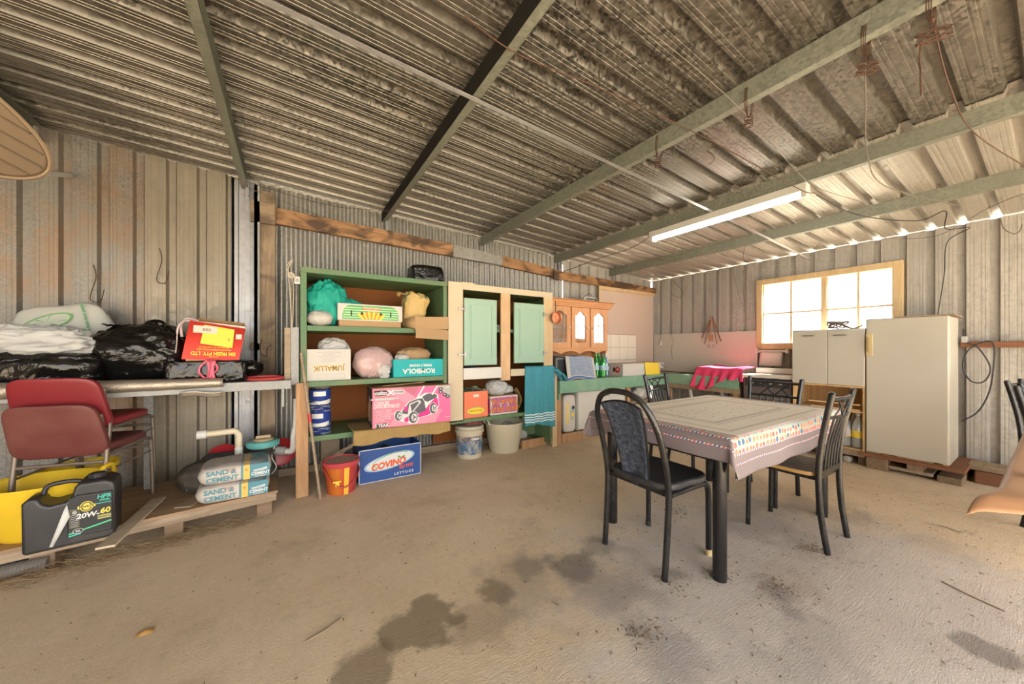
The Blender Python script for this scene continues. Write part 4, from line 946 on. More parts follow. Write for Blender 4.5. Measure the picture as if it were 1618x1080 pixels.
m = M(); m.x = TR(4.84, 3.33, .962); m.grid(lambda u, v: (-.04 + .15*u + .05*v, .10 - .12*min(v, .5), .002 - .16*max(0, v - .45)), 8, 8)
for i in range(5): m.rect(.0 + .022*i, -.03 - .012*i, .016 + .022*i, -.012 - .012*i, -.002, 1)
tag(m.build('printed_leaflet', [WHITEC, K_BLACK], solid=.001), 'white leaflet with black blocks beside the yellow sheet on the carton', 'paper')
m = M(); m.prism([(0, 0), (.28, 0), (.22, .12), (.08, .10), (.02, .05)], 0, .02)
tag(m.build('timber_offcut', wood('orange_offcut', (.50, .26, .07), (.62, .36, .13)), loc=(4.75, 3.72, .785)), 'orange-brown timber offcut standing behind the white carton', 'offcut')
litter(4.95, 5.38, 2.9, 3.8, .787, 120, .05, 'counter_litter', 'scattered straw bits on the corner counter top', zj=.01)
m = M(); m.box(5.30, 5.36, 2.72, 3.30, .786, .80); tag(m.build('green_scourer', plain('dark_green_pad', (.07, .12, .05), .9)), 'dark green strip lying along the back of the sink', 'cloth')
# pink towel over the rack
k = NM('pink_towel', .95); k.col(k.mix(k.noise(12, 4), (.62, .03, .10), (.78, .07, .17))); k.bump(k.noise(160, 3), .5, .004); PT = k.m
def pk(u, v):
    y = 2.80 - .60*u
    if v < .40: q = v/.40; return (5.28 - .36*q, y, .93 + .012*sin(u*9) - .02*q*q)
    q = (v - .4)/.6; drop = .27*(1 - .75*max(0, u - .3)) + .04*sin(u*7)
    return (4.90 - .04*q - .022*sin(u*32 + 2*q)*q, y + .10*q*(.7 - u), .915 - q*drop)
m = M(); m.grid(pk, 60, 30); tag(m.build('pink_towel', PT, solid=.006, ang=80), 'bright pink towel draped over the dish rack and counter edge in window light', 'towel')
t = thing('dish_rack', 'white wire dish rack under the pink towel beside the tap', 'rack', (5.10, 2.50, .785))
m = M()
for z in (.01, .13): m.tube([(-.17, -.26, z), (.17, -.26, z), (.17, .26, z), (-.17, .26, z)], .003, 6, closed=True)
m.build('rim_wire', WHITEP2, t)
m = M(); [m.tube([(-.17, -.26 + .052*i, .13), (-.17, -.26 + .052*i, .01), (.17, -.26 + .052*i, .01), (.17, -.26 + .052*i, .13)], .0022, 5) for i in range(11)]; m.build('wire_ribs', WHITEP2, t)
# freestanding dark cooker
t = thing('dark_cooker', 'dark upright oven with pale cloth-covered top between counter and white cabinet', 'oven', (5.14, 1.96, 0))
DK = plain('charcoal_enamel', (.11, .09, .085), .45)
m = M(); m.box(-.22, .25, -.27, .24, .02, .84); m.build('oven_body', DK, t, bevel=.006)
m = M(); m.box(-.23, -.22, -.25, .22, .10, .62); m.build('oven_door', DK, t, bevel=.004)
m = M(); m.tube([(-.245, -.2, .58), (-.245, .17, .58)], .008, 8); m.build('door_handle', CHROME, t)
m = M(); m.box(-.225, -.219, -.25, .22, .71, .82); m.build('control_panel', K_BLACK, t)
for i in range(4): m = M(); m.cyl((-.222, -.17 + .1*i, .765), (-.242, -.17 + .1*i, .765), .016, 14); m.build('control_knob', WHITEP2 if i in (1, 3) else K_GREY, t)
m = M(); m.grid(lambda u, v: (-.25 + .5*u, -.29 + .56*v, .852 + .006*noise.noise(V((u*5, v*5, 0))) - (.03 if u < .03 else 0)), 24, 24); m.build('cover_sheet', plain('pale_cover', (.60, .54, .46), .6), t, solid=.004)
m = M(); m.box(.10, .25, -.26, .23, .86, .93); m.build('back_ledge', WHITEP2, t, bevel=.004)
# under the counter
t = thing('low_white_cupboard', 'low white two-door cupboard with metal pulls under the counter front', 'cupboard', (3.62, 3.62, .115))
m = M(); m.box(-.46, .46, -.22, .22, 0, .50); m.build('cupboard_body', WHITEP2, t, bevel=.002)
for s_ in (-1, 1):
    m = M(); m.box(min(0, s_*.458) + .003, max(0, s_*.458) - .003, -.238, -.221, .004, .496); d = m.build('door', WHITEP2, t, bevel=.003)
    m = M(); m.x = TR(s_*.07, -.245, .425); m.slab([(-.045, .0), (.045, .0), (.03, -.02), (-.03, -.02)], -.006, .006); m.tube([(-.045, .005, .0), (-.03, -.012, .008), (.03, -.012, .008), (.045, .005, 0)], .004, 6); m.build('pull', CHROME, d)
m = M(); m.box(2.86, 3.70, 3.345, 3.37, 0, .115); m.box(2.86, 2.89, 3.37, 3.80, 0, .115); m.box(3.6, 3.63, 3.37, 3.8, 0, .115); m.box(2.89, 3.6, 3.77, 3.8, 0, .115)
tag(m.build('timber_plinth', W_PLANK, bevel=.003), 'raw pine plinth frame on the floor under the low white cupboard', 'plinth')
t = thing('printed_feed_bag', 'white printed paper bag with yellow lettering beside the low white cupboard', 'bag', (3.03, 3.44, .115), radians(-8))
m = M(); m.blob((0, 0, .23), (.095, .06, .24), (.35, .4), 32, 22, lambda q, p, th, ph: q*(1 + .03*fbm(p, 2, 3))); m.build('bag_body', WHITEC, t, ang=70)
m = M(); m.text('ORGANIC', .062, -.035, .24, -.062, 0, .002, spin=pi/2); m.oval(.035, .24, .03, .10, -.0615, 1); m.oval(.04, .22, .018, .03, -.0625, 0); m.oval(.05, .31, .02, .025, -.0625, 2); m.build('printed_label', [K_YEL, ink('grey_green_ink', (.30, .38, .34)), K_BLACK], t)
bag('under_counter_bag', 'small white plastic bag on a ledge below the counter corner', (4.62, 3.55, .40), (.14, .10, .10), WHITEBAG, 81, (.8, .8), .15, cat='bag')
m = M(); m.box(4.3, 4.9, 3.45, 3.80, .36, .39); m.box(4.32, 4.36, 3.5, 3.54, 0, .36); m.box(4.84, 4.88, 3.5, 3.54, 0, .36); m.box(4.32, 4.36, 3.74, 3.78, 0, .36); m.box(4.84, 4.88, 3.74, 3.78, 0, .36)
tag(m.build('low_ledge', W_OLD, bevel=.003), 'low rough timber ledge on legs beneath the counter corner', 'ledge')
m = M(); m.lathe([(.045, 0), (.05, .12), (.03, .15)], 16); tag(m.build('red_canister', K_RED, loc=(5.0, 3.6, .05)), 'small dull red canister in the shade below the corner counter', 'canister')
# ------------------------------------------------------------------ white cabinet and fridge
W_CAB = wood('cabinet_timber', (.50, .31, .13), (.66, .44, .21))
t = thing('kitchen_cabinet', 'tall cabinet with two white upper doors over open timber shelves beside the fridge', 'cabinet', (0, 0, 0))
CX0, CX1, CY0, CY1 = 4.86, 5.38, 1.060, 1.655
m = M(); m.box(CX0 + .005, CX1, CY0, CY0 + .018, .10, 1.375); m.build('side_panel', W_CAB, t)
m = M(); m.box(CX0 + .005, CX1, CY1 - .018, CY1, .10, 1.375); m.build('side_panel', W_CAB, t)
m = M(); m.box(CX0, CX1, CY0, CY1, 1.372, 1.39); m.build('top_board', WHITEP2, t)
m = M(); m.box(CX1 - .01, CX1, CY0, CY1, .10, 1.375); m.build('back_panel', W_CAB, t)
for z in (.80, .545, .16): m = M(); m.box(CX0 + .02 if z != .8 else CX0 + .005, CX1 - .01, CY0 + .018, CY1 - .018, z - .018, z); m.build('shelf', W_CAB, t)
m = M(); m.box(CX0 + .0, CX0 + .02, CY0, CY1, .09, .145); m.build('plinth', W_OLD, t)
yc = (CY0 + CY1)/2 - .01
for a, b in ((CY0, yc - .002), (yc + .002, CY1)):
    m = M(); m.box(CX0 - .016, CX0, a, b, .803, 1.378); d = m.build('door', WHITEP, t, bevel=.004)
    c = b - .10 if a == CY0 else b - .145
    m = M(); m.tube([(CX0 - .016, c - .05, 1.325), (CX0 - .032, c - .045, 1.325), (CX0 - .032, c + .045, 1.325), (CX0 - .016, c + .05, 1.325)], .006, 8); m.build('handle', CHROME, d)
m = M(); m.box(CX0 + .03, CX0 + .05, 1.10, 1.52, .60, .615); m.box(CX0 + .03, CX0 + .3, 1.10, 1.50, .546, .56)
tag(m.build('loose_board', W_CAB), 'loose timber board lying on the middle open shelf of the cabinet', 'board')
YLAB = plain('yellow_label', (.80, .62, .08), .5)
for i, (x, y, l) in enumerate([(4.95, 1.13, 'clear yellow-labelled bottle nearest the fridge on the lowest cabinet shelf'), (4.95, 1.23, 'clear yellow-labelled bottle at the front, second from the fridge in the cabinet'),
                               (4.95, 1.33, 'clear yellow-labelled bottle third from the fridge on the cabinet shelf'), (5.06, 1.18, 'clear yellow-labelled bottle behind the front row nearest the fridge'), (5.06, 1.30, 'clear yellow-labelled bottle behind the front row in the cabinet middle')]):
    bottle('drink_bottle', l, x, y, .16, CLRB, K_WHITE, YLAB, 'yellow-labelled bottles in the cabinet', 1.08)
for i, (x, y, l) in enumerate([(4.87, 1.20, 'round glass jar on its side under the cabinet nearest the fridge'), (4.87, 1.60, 'round glass jar on its side under the cabinet end by the oven')]):
    m = M(); m.x = RY(pi/2); m.lathe([(.02, 0), (.035, .01), (.035, .07), (.02, .08)], 16); tag(m.build('glass_jar', plain('dusty_jar', (.35, .34, .28), .3), loc=(x, y, .036)), l, 'jar', 'jars under the cabinet')
for y in (1.10, 1.40, 1.60):
    m = M(); m.box(4.95, 5.32, y - .03, y + .03, 0, .09); tag(m.build('support_block', W_OLD, bevel=.004), {1.10: 'old timber block under the cabinet nearest the fridge', 1.40: 'old timber block under the middle of the cabinet', 1.60: 'old timber block under the cabinet end by the oven'}[y], 'block', 'timber blocks under the cabinet')
t = thing('cable_coil', 'coil of dusty electric cable lying on top of the white cabinet', 'cable', (4.98, 1.30, 1.39))
CBL = plain('dusty_cable', (.20, .15, .12), .7)
m = M()
pts = []
for i in range(120):
    a = i*.32; pts.append((.05*cos(a)*(1 + .2*sin(i*.21)), .075*sin(a)*(1 + .2*cos(i*.17)), .012 + .060*abs(sin(i*.11)) + .02*sin(a*.7)**2))
m.tube(pts, .007, 6); m.build('coil', CBL, t)
m = M(); m.tube(bez([(0, -.05, .03), (-.02, -.10, .012), (-.01, -.15, .01), (-.02, -.20, .035)]), .007, 6); m.build('loose_end', CBL, t)

t = thing('fridge', 'tall white fridge with yellowed handle standing on timber pallet near window wall', 'fridge', (0, 0, 0))
GX0, GX1, GY0, GY1 = 4.85, 5.36, .530, 1.052
m = M(); m.box(GX0 + .055, GX1, GY0, GY1, .150, 1.475); m.build('fridge_cabinet', WHITEP, t, bevel=.008)
m = M(); m.box(GX0, GX0 + .05, GY0, GY1, .160, 1.478); d = m.build('door', WHITEP, t, bevel=.010, seg=3)
m = M(); m.box(GX0 + .05, GX0 + .055, GY0 + .01, GY1 - .01, .16, 1.47); m.build('door_seal', plain('grey_seal', (.35, .30, .24)), t)
YH = plain('yellowed_plastic', (.55, .44, .22), .4)
m = M(); m.box(GX0 - .014, GX0, GY1 - .05, GY1 - .002, 1.115, 1.33); m.build('handle_plate', YH, d, bevel=.004)
m = M(); m.box(GX0 - .030, GX0 - .022, GY1 - .030, GY1 - .012, 1.15, 1.30); m.box(GX0 - .024, GX0 - .012, GY1 - .03, GY1 - .012, 1.285, 1.30); m.box(GX0 - .024, GX0 - .012, GY1 - .03, GY1 - .012, 1.15, 1.165); m.build('grip', plain('dark_yellow_grip', (.38, .28, .13)), d, bevel=.003)
m = M(); m.box(GX0 - .001, GX0 + .05, GY0 + .0, GY1, .150, .160); [m.cb((GX0, random.uniform(GY0 + .02, GY1 - .1), .163), (.003, random.uniform(.02, .08), random.uniform(.006, .014))) for _ in range(9)]; m.build('rust_edge', plain('rust', (.30, .15, .05), .9, var=.4, sc=50), t)
m = M(); m.box(GX0 - .02, GX1 - .0, GY0 - .03, GY1 - .20, 1.4785, 1.487); tag(m.build('thin_board', W_OLD), 'thin stained board lying on top of the fridge', 'board')
W_BLK = wood('dirty_block_timber', (.16, .10, .055), (.30, .20, .12), axis=0)
t = thing('fridge_pallet', 'rough low timber pallet under the fridge', 'pallet', (0, 0, 0))
m = M(); m.box(4.83, 5.42, .44, 1.10, .115, .148); m.build('deck_board', W_DARK, t, bevel=.003)
for i, (a, b) in enumerate(((.46, .60), (.68, .78), (.90, 1.05))): m = M(); m.box(4.86 - .01*i, 5.38, a, b, .0 if i != 1 else .06, .115 if i else .06); m.build('bearer_block', W_BLK, t, bevel=.006)
m = M(); m.box(4.86, 5.3, .62, .90, .03, .06); m.build('cross_slat', W_OLD, t, bevel=.004)
for nm, a, l in (('log_block', (5.10, 5.38, .24, .42, 0, .10), 'rotten timber chunk on the floor at the fridge pallet end'), ('log_block', (5.15, 5.38, .20, .46, .10, .15), 'thin broken timber piece lying over the rotten chunk by the fridge')):
    m = M(); m.box(*a); tag(m.build(nm, W_OLD if a[4] else W_DARK, bevel=.01), l, 'timber', 'broken timber by the fridge')
t = thing('fridge_power_lead', 'black power lead looped over the red-brown rail beside the fridge', 'cord', (5.33, .40, 1.22))
m = M(); m.tube(bez([(.03, .10, .15), (0, .09, .03), (0, .02, -.02), (0, -.05, -.20), (0, -.02, -.33), (0, .05, -.34), (0, .10, -.22), (0, .07, -.05), (0, -.03, .03), (0, -.07, -.02), (0, -.065, -.25), (0, -.04, -.45), (0, .02, -.62), (.0, .11, -.72)]), .0055, 7); m.build('cable', K_BLACK, t)
m = M(); m.box(-.02, .02, .075, .11, .02, .08); m.build('plug', K_GREY, t, bevel=.005)

# ------------------------------------------------------------------ dining table and cloth
t = thing('dining_table', 'black metal legged dining table under a patterned cloth', 'table', (2.60, 1.33, 0))
X0, X1, Y0_, Y1_ = -.76, .78, -.44, .46
m = M(); m.box(X0, X1, Y0_, Y1_, .715, .738); m.build('table_top', K_BLACK, t, bevel=.004)
for x, y in ((-.735, -.385), (-.735, .325), (.585, -.415), (.585, .37)):
    m = M(); m.cyl((x, y, 0), (x, y, .715), .033, 24); m.build('leg', BLACKM, t)
m = M(); m.box(-.735, .585, -.395, -.38, .66, .69); m.box(-.735, .585, .33, .345, .66, .69); m.box(-.742, -.728, -.385, .33, .60, .625); m.box(.578, .592, -.4, .36, .66, .69); m.build('apron_rail', BLACKM, t)
k = NM('patterned_tablecloth', .75); X_, Y_, Z_ = k.sep()
# distance from the cloth edge, pattern laid out on the fabric
UV = k.n('ShaderNodeUVMap'); u_, v_, _ = k.sep(UV.outputs[0])
ax = k.math('ABSOLUTE', u_); ay = k.math('ABSOLUTE', v_)      # metres from cloth centre
EX, EY = .905, .667
d = k.math('MINIMUM', k.math('SUBTRACT', EX, ax), k.math('SUBTRACT', EY, ay))
def rng(lo, hi): return k.math('MULTIPLY', k.math('GREATER_THAN', d, lo), k.math('LESS_THAN', d, hi))
mauve = k.mix(k.math('GREATER_THAN', k.math('MULTIPLY', k.math('SINE', k.math('MULTIPLY', u_, 900)), k.math('SINE', k.math('MULTIPLY', v_, 900))), 0.), (.15, .122, .132), (.235, .198, .207))
cream = k.mix(k.noise(5, 4), (.74, .65, .52), (.82, .75, .63))
mg = k.n('ShaderNodeCombineXYZ'); k.L(u_, mg.inputs[0]); k.L(v_, mg.inputs[1]); uvv = mg.outputs[0]
def vorx(sc, out, rnd=.3):
    o = k.n('ShaderNodeTexVoronoi'); k.L(uvv, o.inputs['Vector']); o.inputs['Scale'].default_value = sc; o.inputs['Randomness'].default_value = rnd; return o.outputs[out]
# flower band
fd = vorx(26, 'Distance', .25); fc = vorx(26, 'Color', .25)
flower = k.mix(k.sep(fc)[0], (.55, .06, .09), (.62, .22, .10)); flower = k.mix(k.math('GREATER_THAN', k.sep(fc)[1], .78), flower, (.03, .09, .26))
band = k.mix(k.ramp(fd, [(.05, 1.), (.08, 0.), (.17, 0.), (.20, .55), (.23, 0.), (.33, 0.), (.40, 1.)]), flower, (.33, .40, .35))
sprig_d = vorx(24, 'Distance', .6)
field = k.mix(k.ramp(sprig_d, [(.15, .85), (.21, 0.)]), cream, k.mix(k.sep(vorx(24, 'Color', .6))[0], (.10, .10, .14), (.45, .12, .12)))
c = k.mix(rng(.0, .17), cream, mauve)
c = k.mix(rng(.47, 9), c, field)
dots = k.math('GREATER_THAN', k.math('SINE', k.math('MULTIPLY', k.math('ADD', u_, v_), 300)), 0.)
dotc = k.mix(dots, (.70, .62, .60), k.mix(k.math('GREATER_THAN', k.math('SINE', k.math('MULTIPLY', k.math('ADD', u_, v_), 75)), 0.), (.55, .05, .08), (.03, .05, .28)))
for lo, hi in ((.070, .077), (.115, .123), (.198, .205)): c = k.mix(rng(lo, hi), c, dotc)
c = k.mix(rng(.123, .198), c, band)
fb = k.mix(k.ramp(fd, [(.15, .45), (.2, 0.)]), cream, flower)
c = k.mix(rng(.26, .33), c, fb)
c = k.mix(rng(.40, .408), c, (.46, .36, .32)); c = k.mix(rng(.425, .455), c, (.58, .48, .40)); c = k.mix(rng(.27, .295), c, (.60, .50, .41))
for r_ in ((-.12, -.05, .16), (.1, .0, .1)): pass
k.col(c); k.bump(k.noise(12, 4), .15, .004); TCLOTH = k.m
def cloth_pt(a, b):
    """a,b = distance in metres from table centre measured along the fabric"""
    hx, hy = .785, .465; cx_, cy_ = .01, .01
    ox, oy = max(0, abs(a) - hx), max(0, abs(b) - hy); sx_, sy_ = (1 if a > 0 else -1), (1 if b > 0 else -1)
    x, y, z = cx_ + sx_*min(abs(a), hx), cy_ + sy_*min(abs(b), hy), .7435
    if ox > 0 and oy == 0: x += sx_*(.012*min(1, ox/.02) + .05*ox + .008*sin(b*17)*ox/.2); z -= ox*.985
    elif oy > 0 and ox == 0: y += sy_*(.012*min(1, oy/.02) + .04*oy + .007*sin(a*15)*oy/.2); z -= oy*.985
    elif ox > 0 and oy > 0:
        r_ = sqrt(ox*ox + oy*oy); th = math.atan2(oy, ox)
        fl = .012*min(1, r_/.02) + min(r_, .2)*(.08 + .20*sin(2*th)**2)
        x += sx_*fl*cos(th); y += sy_*fl*sin(th); z -= min(r_, .215 + .25*abs(r_ - .215)) *(.93 - .12*sin(2*th)**2)
    z += .0015*noise.noise(V((a*5, b*5, 0)))
    return (x, y, z)
NU, NV = 150, 108
m = M(); m.grid(lambda u, v: cloth_pt((u - .5)*2*EX, (v - .5)*2*EY), NU, NV)
o = m.build('tablecloth', TCLOTH, loc=(2.60, 1.33, 0), ang=80)
uvl = o.data.uv_layers.new(name='UVMap')
for p in o.data.polygons:
    for li, vi in zip(p.loop_indices, p.vertices):
        i, j = vi % (NU+1), vi // (NU+1); uvl.data[li].uv = ((i/NU - .5)*2*EX, (j/NV - .5)*2*EY)
sd = o.modifiers.new('s', 'SOLIDIFY'); sd.thickness = .0015; sd.offset = 1
tag(o, 'mauve and cream floral cloth draped over the dining table', 'tablecloth')

# ------------------------------------------------------------------ chairs
k = NM('navy_fabric', .8); k.col(k.mix(k.ramp(k.noise(45, 4), [(.4, 0.), (.65, 1.)]), (.02, .027, .045), (.075, .095, .14))); k.bump(k.noise(60, 3), .2, .003); NAVY = k.m
k = NM('black_vinyl_seat', .5); k.col(k.mix(k.noise(8, 5), (.018, .018, .021), (.05, .05, .055))); SEATV = k.m
t = thing('arched_chair', 'black tubular chair with tall arched back and navy padded splat at the near table end', 'chair', (1.83, 1.29, 0), -pi/2)
# local: faces +Y, rear legs at y=-.2
m = M()
m.tube(bez([(-.20, -.215, .0), (-.203, -.195, .25), (-.205, -.19, .46), (-.205, -.235, .66), (-.195, -.285, .80), (-.15, -.315, .90), (-.08, -.328, .945), (0, -.332, .955), (.08, -.328, .945), (.15, -.315, .90), (.195, -.285, .80), (.205, -.235, .66), (.205, -.19, .46), (.203, -.195, .25), (.20, -.215, 0)], 7), .0165, 12)
m.build('back_frame', BLACKM, t)
for s_ in (-1, 1):
    m = M(); m.tube(bez([(s_*.20, -.17, .425), (s_*.20, .10, .425), (s_*.20, .165, .415), (s_*.20, .195, .36), (s_*.20, .20, .2), (s_*.20, .20, .02)], 6), .016, 12); m.build('front_leg', BLACKM, t)
    m = M(); m.cyl((s_*.20, .20, 0), (s_*.20, .20, .035), .017, 12); m.build('foot_cap', YH if s_ > 0 else K_BLACK, t)
m = M(); m.box(-.19, .19, -.185, -.16, .415, .44); m.build('cross_rail', BLACKM, t)
m = M()
out = [(.225*math.copysign(abs(cos(a))**.45, cos(a))*(1 if sin(a) > 0 else .93), .205*math.copysign(abs(sin(a))**.45, sin(a))) for a in [2*pi*i/48 for i in range(48)]]
m.slab(out, .437, .478); m.build('seat', SEATV, t, bevel=.014, seg=4)
m = M()
def splat(u, v):
    w_ = .085 + .045*v**1.2; x = (u*2 - 1)*w_; z = .46 + .44*v - .06*max(0, v - .8)*abs(u*2 - 1)**2*2.2
    y = -.185 - .06*v - .075*v*v + .012*cos(pi*(u - .5)); return (x, y, z)
m.grid(splat, 14, 26); m.build('back_splat', NAVY, t, solid=.020, ang=80)
m = M()
ed = [splat(0, i/20) for i in range(21)] + [splat(i/10, 1) for i in range(1, 10)] + [splat(1, 1 - i/20) for i in range(21)]
m.tube([V(p) for p in ed], .008, 6); m.build('splat_piping', BLACKM, t)
m = M(); m.box(-.02, .02, -.205, -.188, .43, .475); m.build('bracket', K_BLACK, t)

def lattice_chair(loc, rz, label, seatmat, group='lattice-backed black metal chairs'):
    t = thing('lattice_chair', label, 'chair', loc, rz, group)
    W2 = .175
    for s_ in (-1, 1):
        m = M(); m.tube(bez([(s_*W2*.98, -.225, 0), (s_*W2, -.195, .22), (s_*W2, -.185, .45), (s_*W2, -.20, .65), (s_*W2*1.03, -.225, .80), (s_*W2*1.08, -.25, .93)], 7), .016, 12); m.build('rear_leg', BLACKM, t)
        m = M(); m.lathe([(.016, 0), (.014, .006), (.006, .010)], 12, 0, TR(s_*W2*1.08, -.25, .93)); m.build('post_cap', BLACKM, t)
        m = M(); m.tube([(s_*.17, .19, 0), (s_*.17, .185, .435)], .0145, 12); m.build('front_leg', BLACKM, t)
    def rail(z, y, r=.009): 
        return [(x*W2*1.03, y + .022*(x*x - 1)*1.0, z) for x in [-1 + i*.2 for i in range(11)]]
    m = M(); m.tube(rail(.895, -.243), .012, 10); m.build('top_rail', BLACKM, t)
    m = M(); m.tube(rail(.785, -.222), .010, 10); m.build('middle_rail', BLACKM, t)
    m = M(); m.box(-W2, W2, -.195, -.18, .43, .465); m.build('seat_rail', BLACKM, t)
    m = M()
    def P3(x, z): q = (z - .785)/.11; return (x, -.222 - .021*q - .022*(1 - (x/W2)**2), z)
    for a, b in ((-.11, -.035), (.035, -.035), (-.035, .04), (.11, .04)): pass
    for x0, x1 in ((-.105, 0), (0, -.105), (0, .105), (.105, 0)): m.tube([P3(x0, .89), P3((x0+x1)/2, .84), P3(x1, .79)], .0048, 6)
    m.build('lattice_wire', BLACKM, t)
    for i in range(5):
        x = -.10 + .05*i; m = M(); m.tube(bez([(x, -.190, .46), (x, -.205, .62), (x, -.222 - .022*(1 - (x/W2)**2), .785)], 5), .0065, 8); m.build('back_slat', BLACKM, t)
    m = M(); m.box(-.16, .16, -.18, .18, .405, .425); m.build('seat_frame', BLACKM, t)
    m = M(); out = [(.185*math.copysign(abs(cos(a))**.5, cos(a)), .195*math.copysign(abs(sin(a))**.5, sin(a))) for a in [2*pi*i/40 for i in range(40)]]
    m.slab(out, .427, .452); m.build('seat', seatmat, t, bevel=.004)
    return t
k = NM('dark_seat_top', .28); z_ = k.sep()[2]
k.col(k.mix(k.math('GREATER_THAN', z_, .448), (.46, .27, .09), k.mix(k.noise(3, 4), (.15, .115, .095), (.24, .19, .16)))); SEATW = k.m
cB = lattice_chair((2.785, .95, 0), 0, 'black lattice chair with wooden seat tucked under the open room side of the table', SEATW)
G_ = 'lattice-backed black metal chairs'
dup(cB, (3.235, 1.315, 0), pi/2, 'black lattice chair at the table end in front of the dark oven', G_)
dup(cB, (3.03, 1.88, 0), pi + .10, 'black lattice chair on the far side of the table in front of the counter', G_)
dup(cB, (4.29, -.085, 0), pi, 'black lattice chair tucked at the orange-covered table, nearest the room', G_)
dup(cB, (4.84, -.04, 0), pi - .12, 'black lattice chair beyond another at the orange-covered table', G_)

# orange covered table, mostly outside the frame
t = thing('side_table', 'table at the frame edge under an orange plastic cover', 'table', (2.92, -.31, 0))
m = M(); m.box(-.98, 1.0, -.40, .40, .705, .727); m.build('table_top', K_GREY, t, bevel=.003)
for x in (-.6, .9):
    for y in (-.35, .33): m = M(); m.cyl((x, y, 0), (x, y, .705), .02, 14); m.build('leg', BLACKM, t)
k = NM('orange_vinyl', .4); k.col(k.mix(k.noise(4, 4), (.58, .30, .15), (.66, .37, .21))); k.bump(k.noise(8, 5), .3, .01); ORV = k.m
k2 = NM('orange_vinyl_tail', .35); k2.col((.80, .33, .05)); k2.b.inputs['Transmission Weight'].default_value = 0; k2 = k2.m
m = M()
def oc(u, v):
    a, b = -1.06 + 2.10*u, -.45 + .90*v; x, y, z = max(a, -1.0), min(b, .415), .732
    if b > .415: z -= (b - .415)*.3; y = .415 + (b - .415)*.3
    if a < -1.0: z -= (-1.0 - a)*.6; x = -1.0 - (-1.0 - a)*.7
    dc = max(0, 1 - sqrt((a + 1.06)**2 + (b - .45)**2)/.13)
    z -= .03*dc; x -= .045*dc; y += .05*dc*(1 + .3*sin(40*u))
    return (x, y, z + .004*noise.noise(V((a*6, b*6, 0))))
m.grid(oc, 120, 60); tag(m.build('orange_table_cover', ORV, loc=(2.92, -.31, 0), solid=.0015, ang=80), 'crumpled orange plastic cover over the table at the frame edge', 'tablecloth')
m = M(); m.blob((2.22, .02, .748), (.035, .05, .016), (.6, .6), 20, 12); tag(m.build('grey_pebble_case', K_GREY), 'small grey rounded case on the orange table cover', 'case')
# ------------------------------------------------------------------ left: steel bench and what lies on it
t = thing('steel_bench', 'long galvanised steel bench fixed along the left ribbed wall', 'bench', (0, 0, 0))
m = M(); m.box(-4.4, .0, 3.16, 3.91, .935, .945); m.build('bench_top', STEELB, t)
m = M(); m.box(-4.4, .0, 3.15, 3.16, .88, .945); m.box(-.006, .0, 3.16, 3.9, .88, .935); m.build('front_lip', STEELB, t, bevel=.003)
for x in (-2.6, -.9): m = M(); m.box(x, x + .05, 3.55, 3.59, .0, .935); m.build('leg', STEELB, t)
m = M(); m.box(-.06, -.045, 3.20, 3.24, .74, .90); m.build('hanging_bracket', STEELB, t)
k = NM('foil_insulation', .4, .6); k.col(k.mix(k.noise(5, 5), (.30, .25, .20), (.44, .385, .315))); k.bump(k.vor(140, out='Distance'), .5, .003); FOIL = k.m
t = thing('insulation_roll', 'dusty bubble-foil insulation rolled along the front edge of the steel bench', 'insulation', (0, 0, 0))
m = M()
def fr(u, v):
    x = -3.2 + 2.80*u; taper = 1 - .35*max(0, (u - .62)/.38)**1.0; r = .055*taper; a = -pi*.15 + v*pi*1.35
    return (x, 3.145 - r*.9*sin(a) + .0, .965 - .02*(1 - taper) - r*(1 - cos(a))*.85 + r*.6 + .003*noise.noise(V((u*40, v*3, 0))))
m.grid(fr, 120, 18); m.build('foil_sheet', FOIL, t, solid=.004, ang=80)
m = M(); m.grid(lambda u, v: (-.62 + .22*u, 3.105 + .015*v, .895 - .035*v + .008*sin(6*u)), 8, 4); m.build('loose_flap', FOIL, t, solid=.003)

BZ = .947
# flat and round black bags
bag('flat_black_bag', 'flat black plastic bag lying under the white bags on the steel bench', (-1.30, 3.36, BZ), (.30, .19, .115), BLACKP, 91, (.55, .6), .07, rz=-.1, cat='bag', n=72, nv=44)
t = thing('carry_bag', 'white supermarket carry bag with green leaf print lying against the ribbed wall', 'bag', (-1.25, 3.62, BZ + .16), 0)
m = M(); m.x = RX(-.25) @ RY(-.28); m.blob((0, 0, .17), (.24, .07, .22), (.45, .45), 44, 28, lambda q, p, th, ph: V((q.x*(1 - .18*p.z), q.y, q.z))*(1 + .06*fbm(p, 1.8, 4)))
m.build('bag_body', plain('white_green_film', (.46, .46, .42), .45, var=.05), t, ang=70)
m = M(); m.x = RX(-.25) @ RY(-.28); y = -.080
m.oval(-.05, .26, .125, .052, y, 0, rot=.25); m.oval(-.05, .26, .113, .043, y - .001, 1, rot=.25)
for i in range(10):
    a = 2*pi*i/10; c_, s_ = cos(.25), sin(.25); ex, ez = .105*cos(a), .038*sin(a); m.poly([(-.05, .262), (-.05 + ex*c_ - ez*s_ - .002, .26 + ex*s_ + ez*c_), (-.05 + ex*c_ - ez*s_ + .006, .26 + ex*s_ + ez*c_ + .004)], y - .002, 0)
m.text('The fresh food people', .026, .125, .25, y - .001, 2, .0003, spin=pi/2); m.oval(.10, .165, .014, .015, y - .001, 2)
m.build('printed_label', [ink('leaf_green', (.13, .34, .10)), plain('film_white', (.45, .47, .41)), ink('dark_green', (.02, .28, .08))], t, smooth=False)
bag('sheer_white_bag', 'crumpled translucent white bag resting on the flat black bag', (-1.28, 3.31, BZ + .19), (.23, .14, .095), CLEARP, 95, (.9, .85), .26, rz=.1, cat='bag', n=72, nv=44)
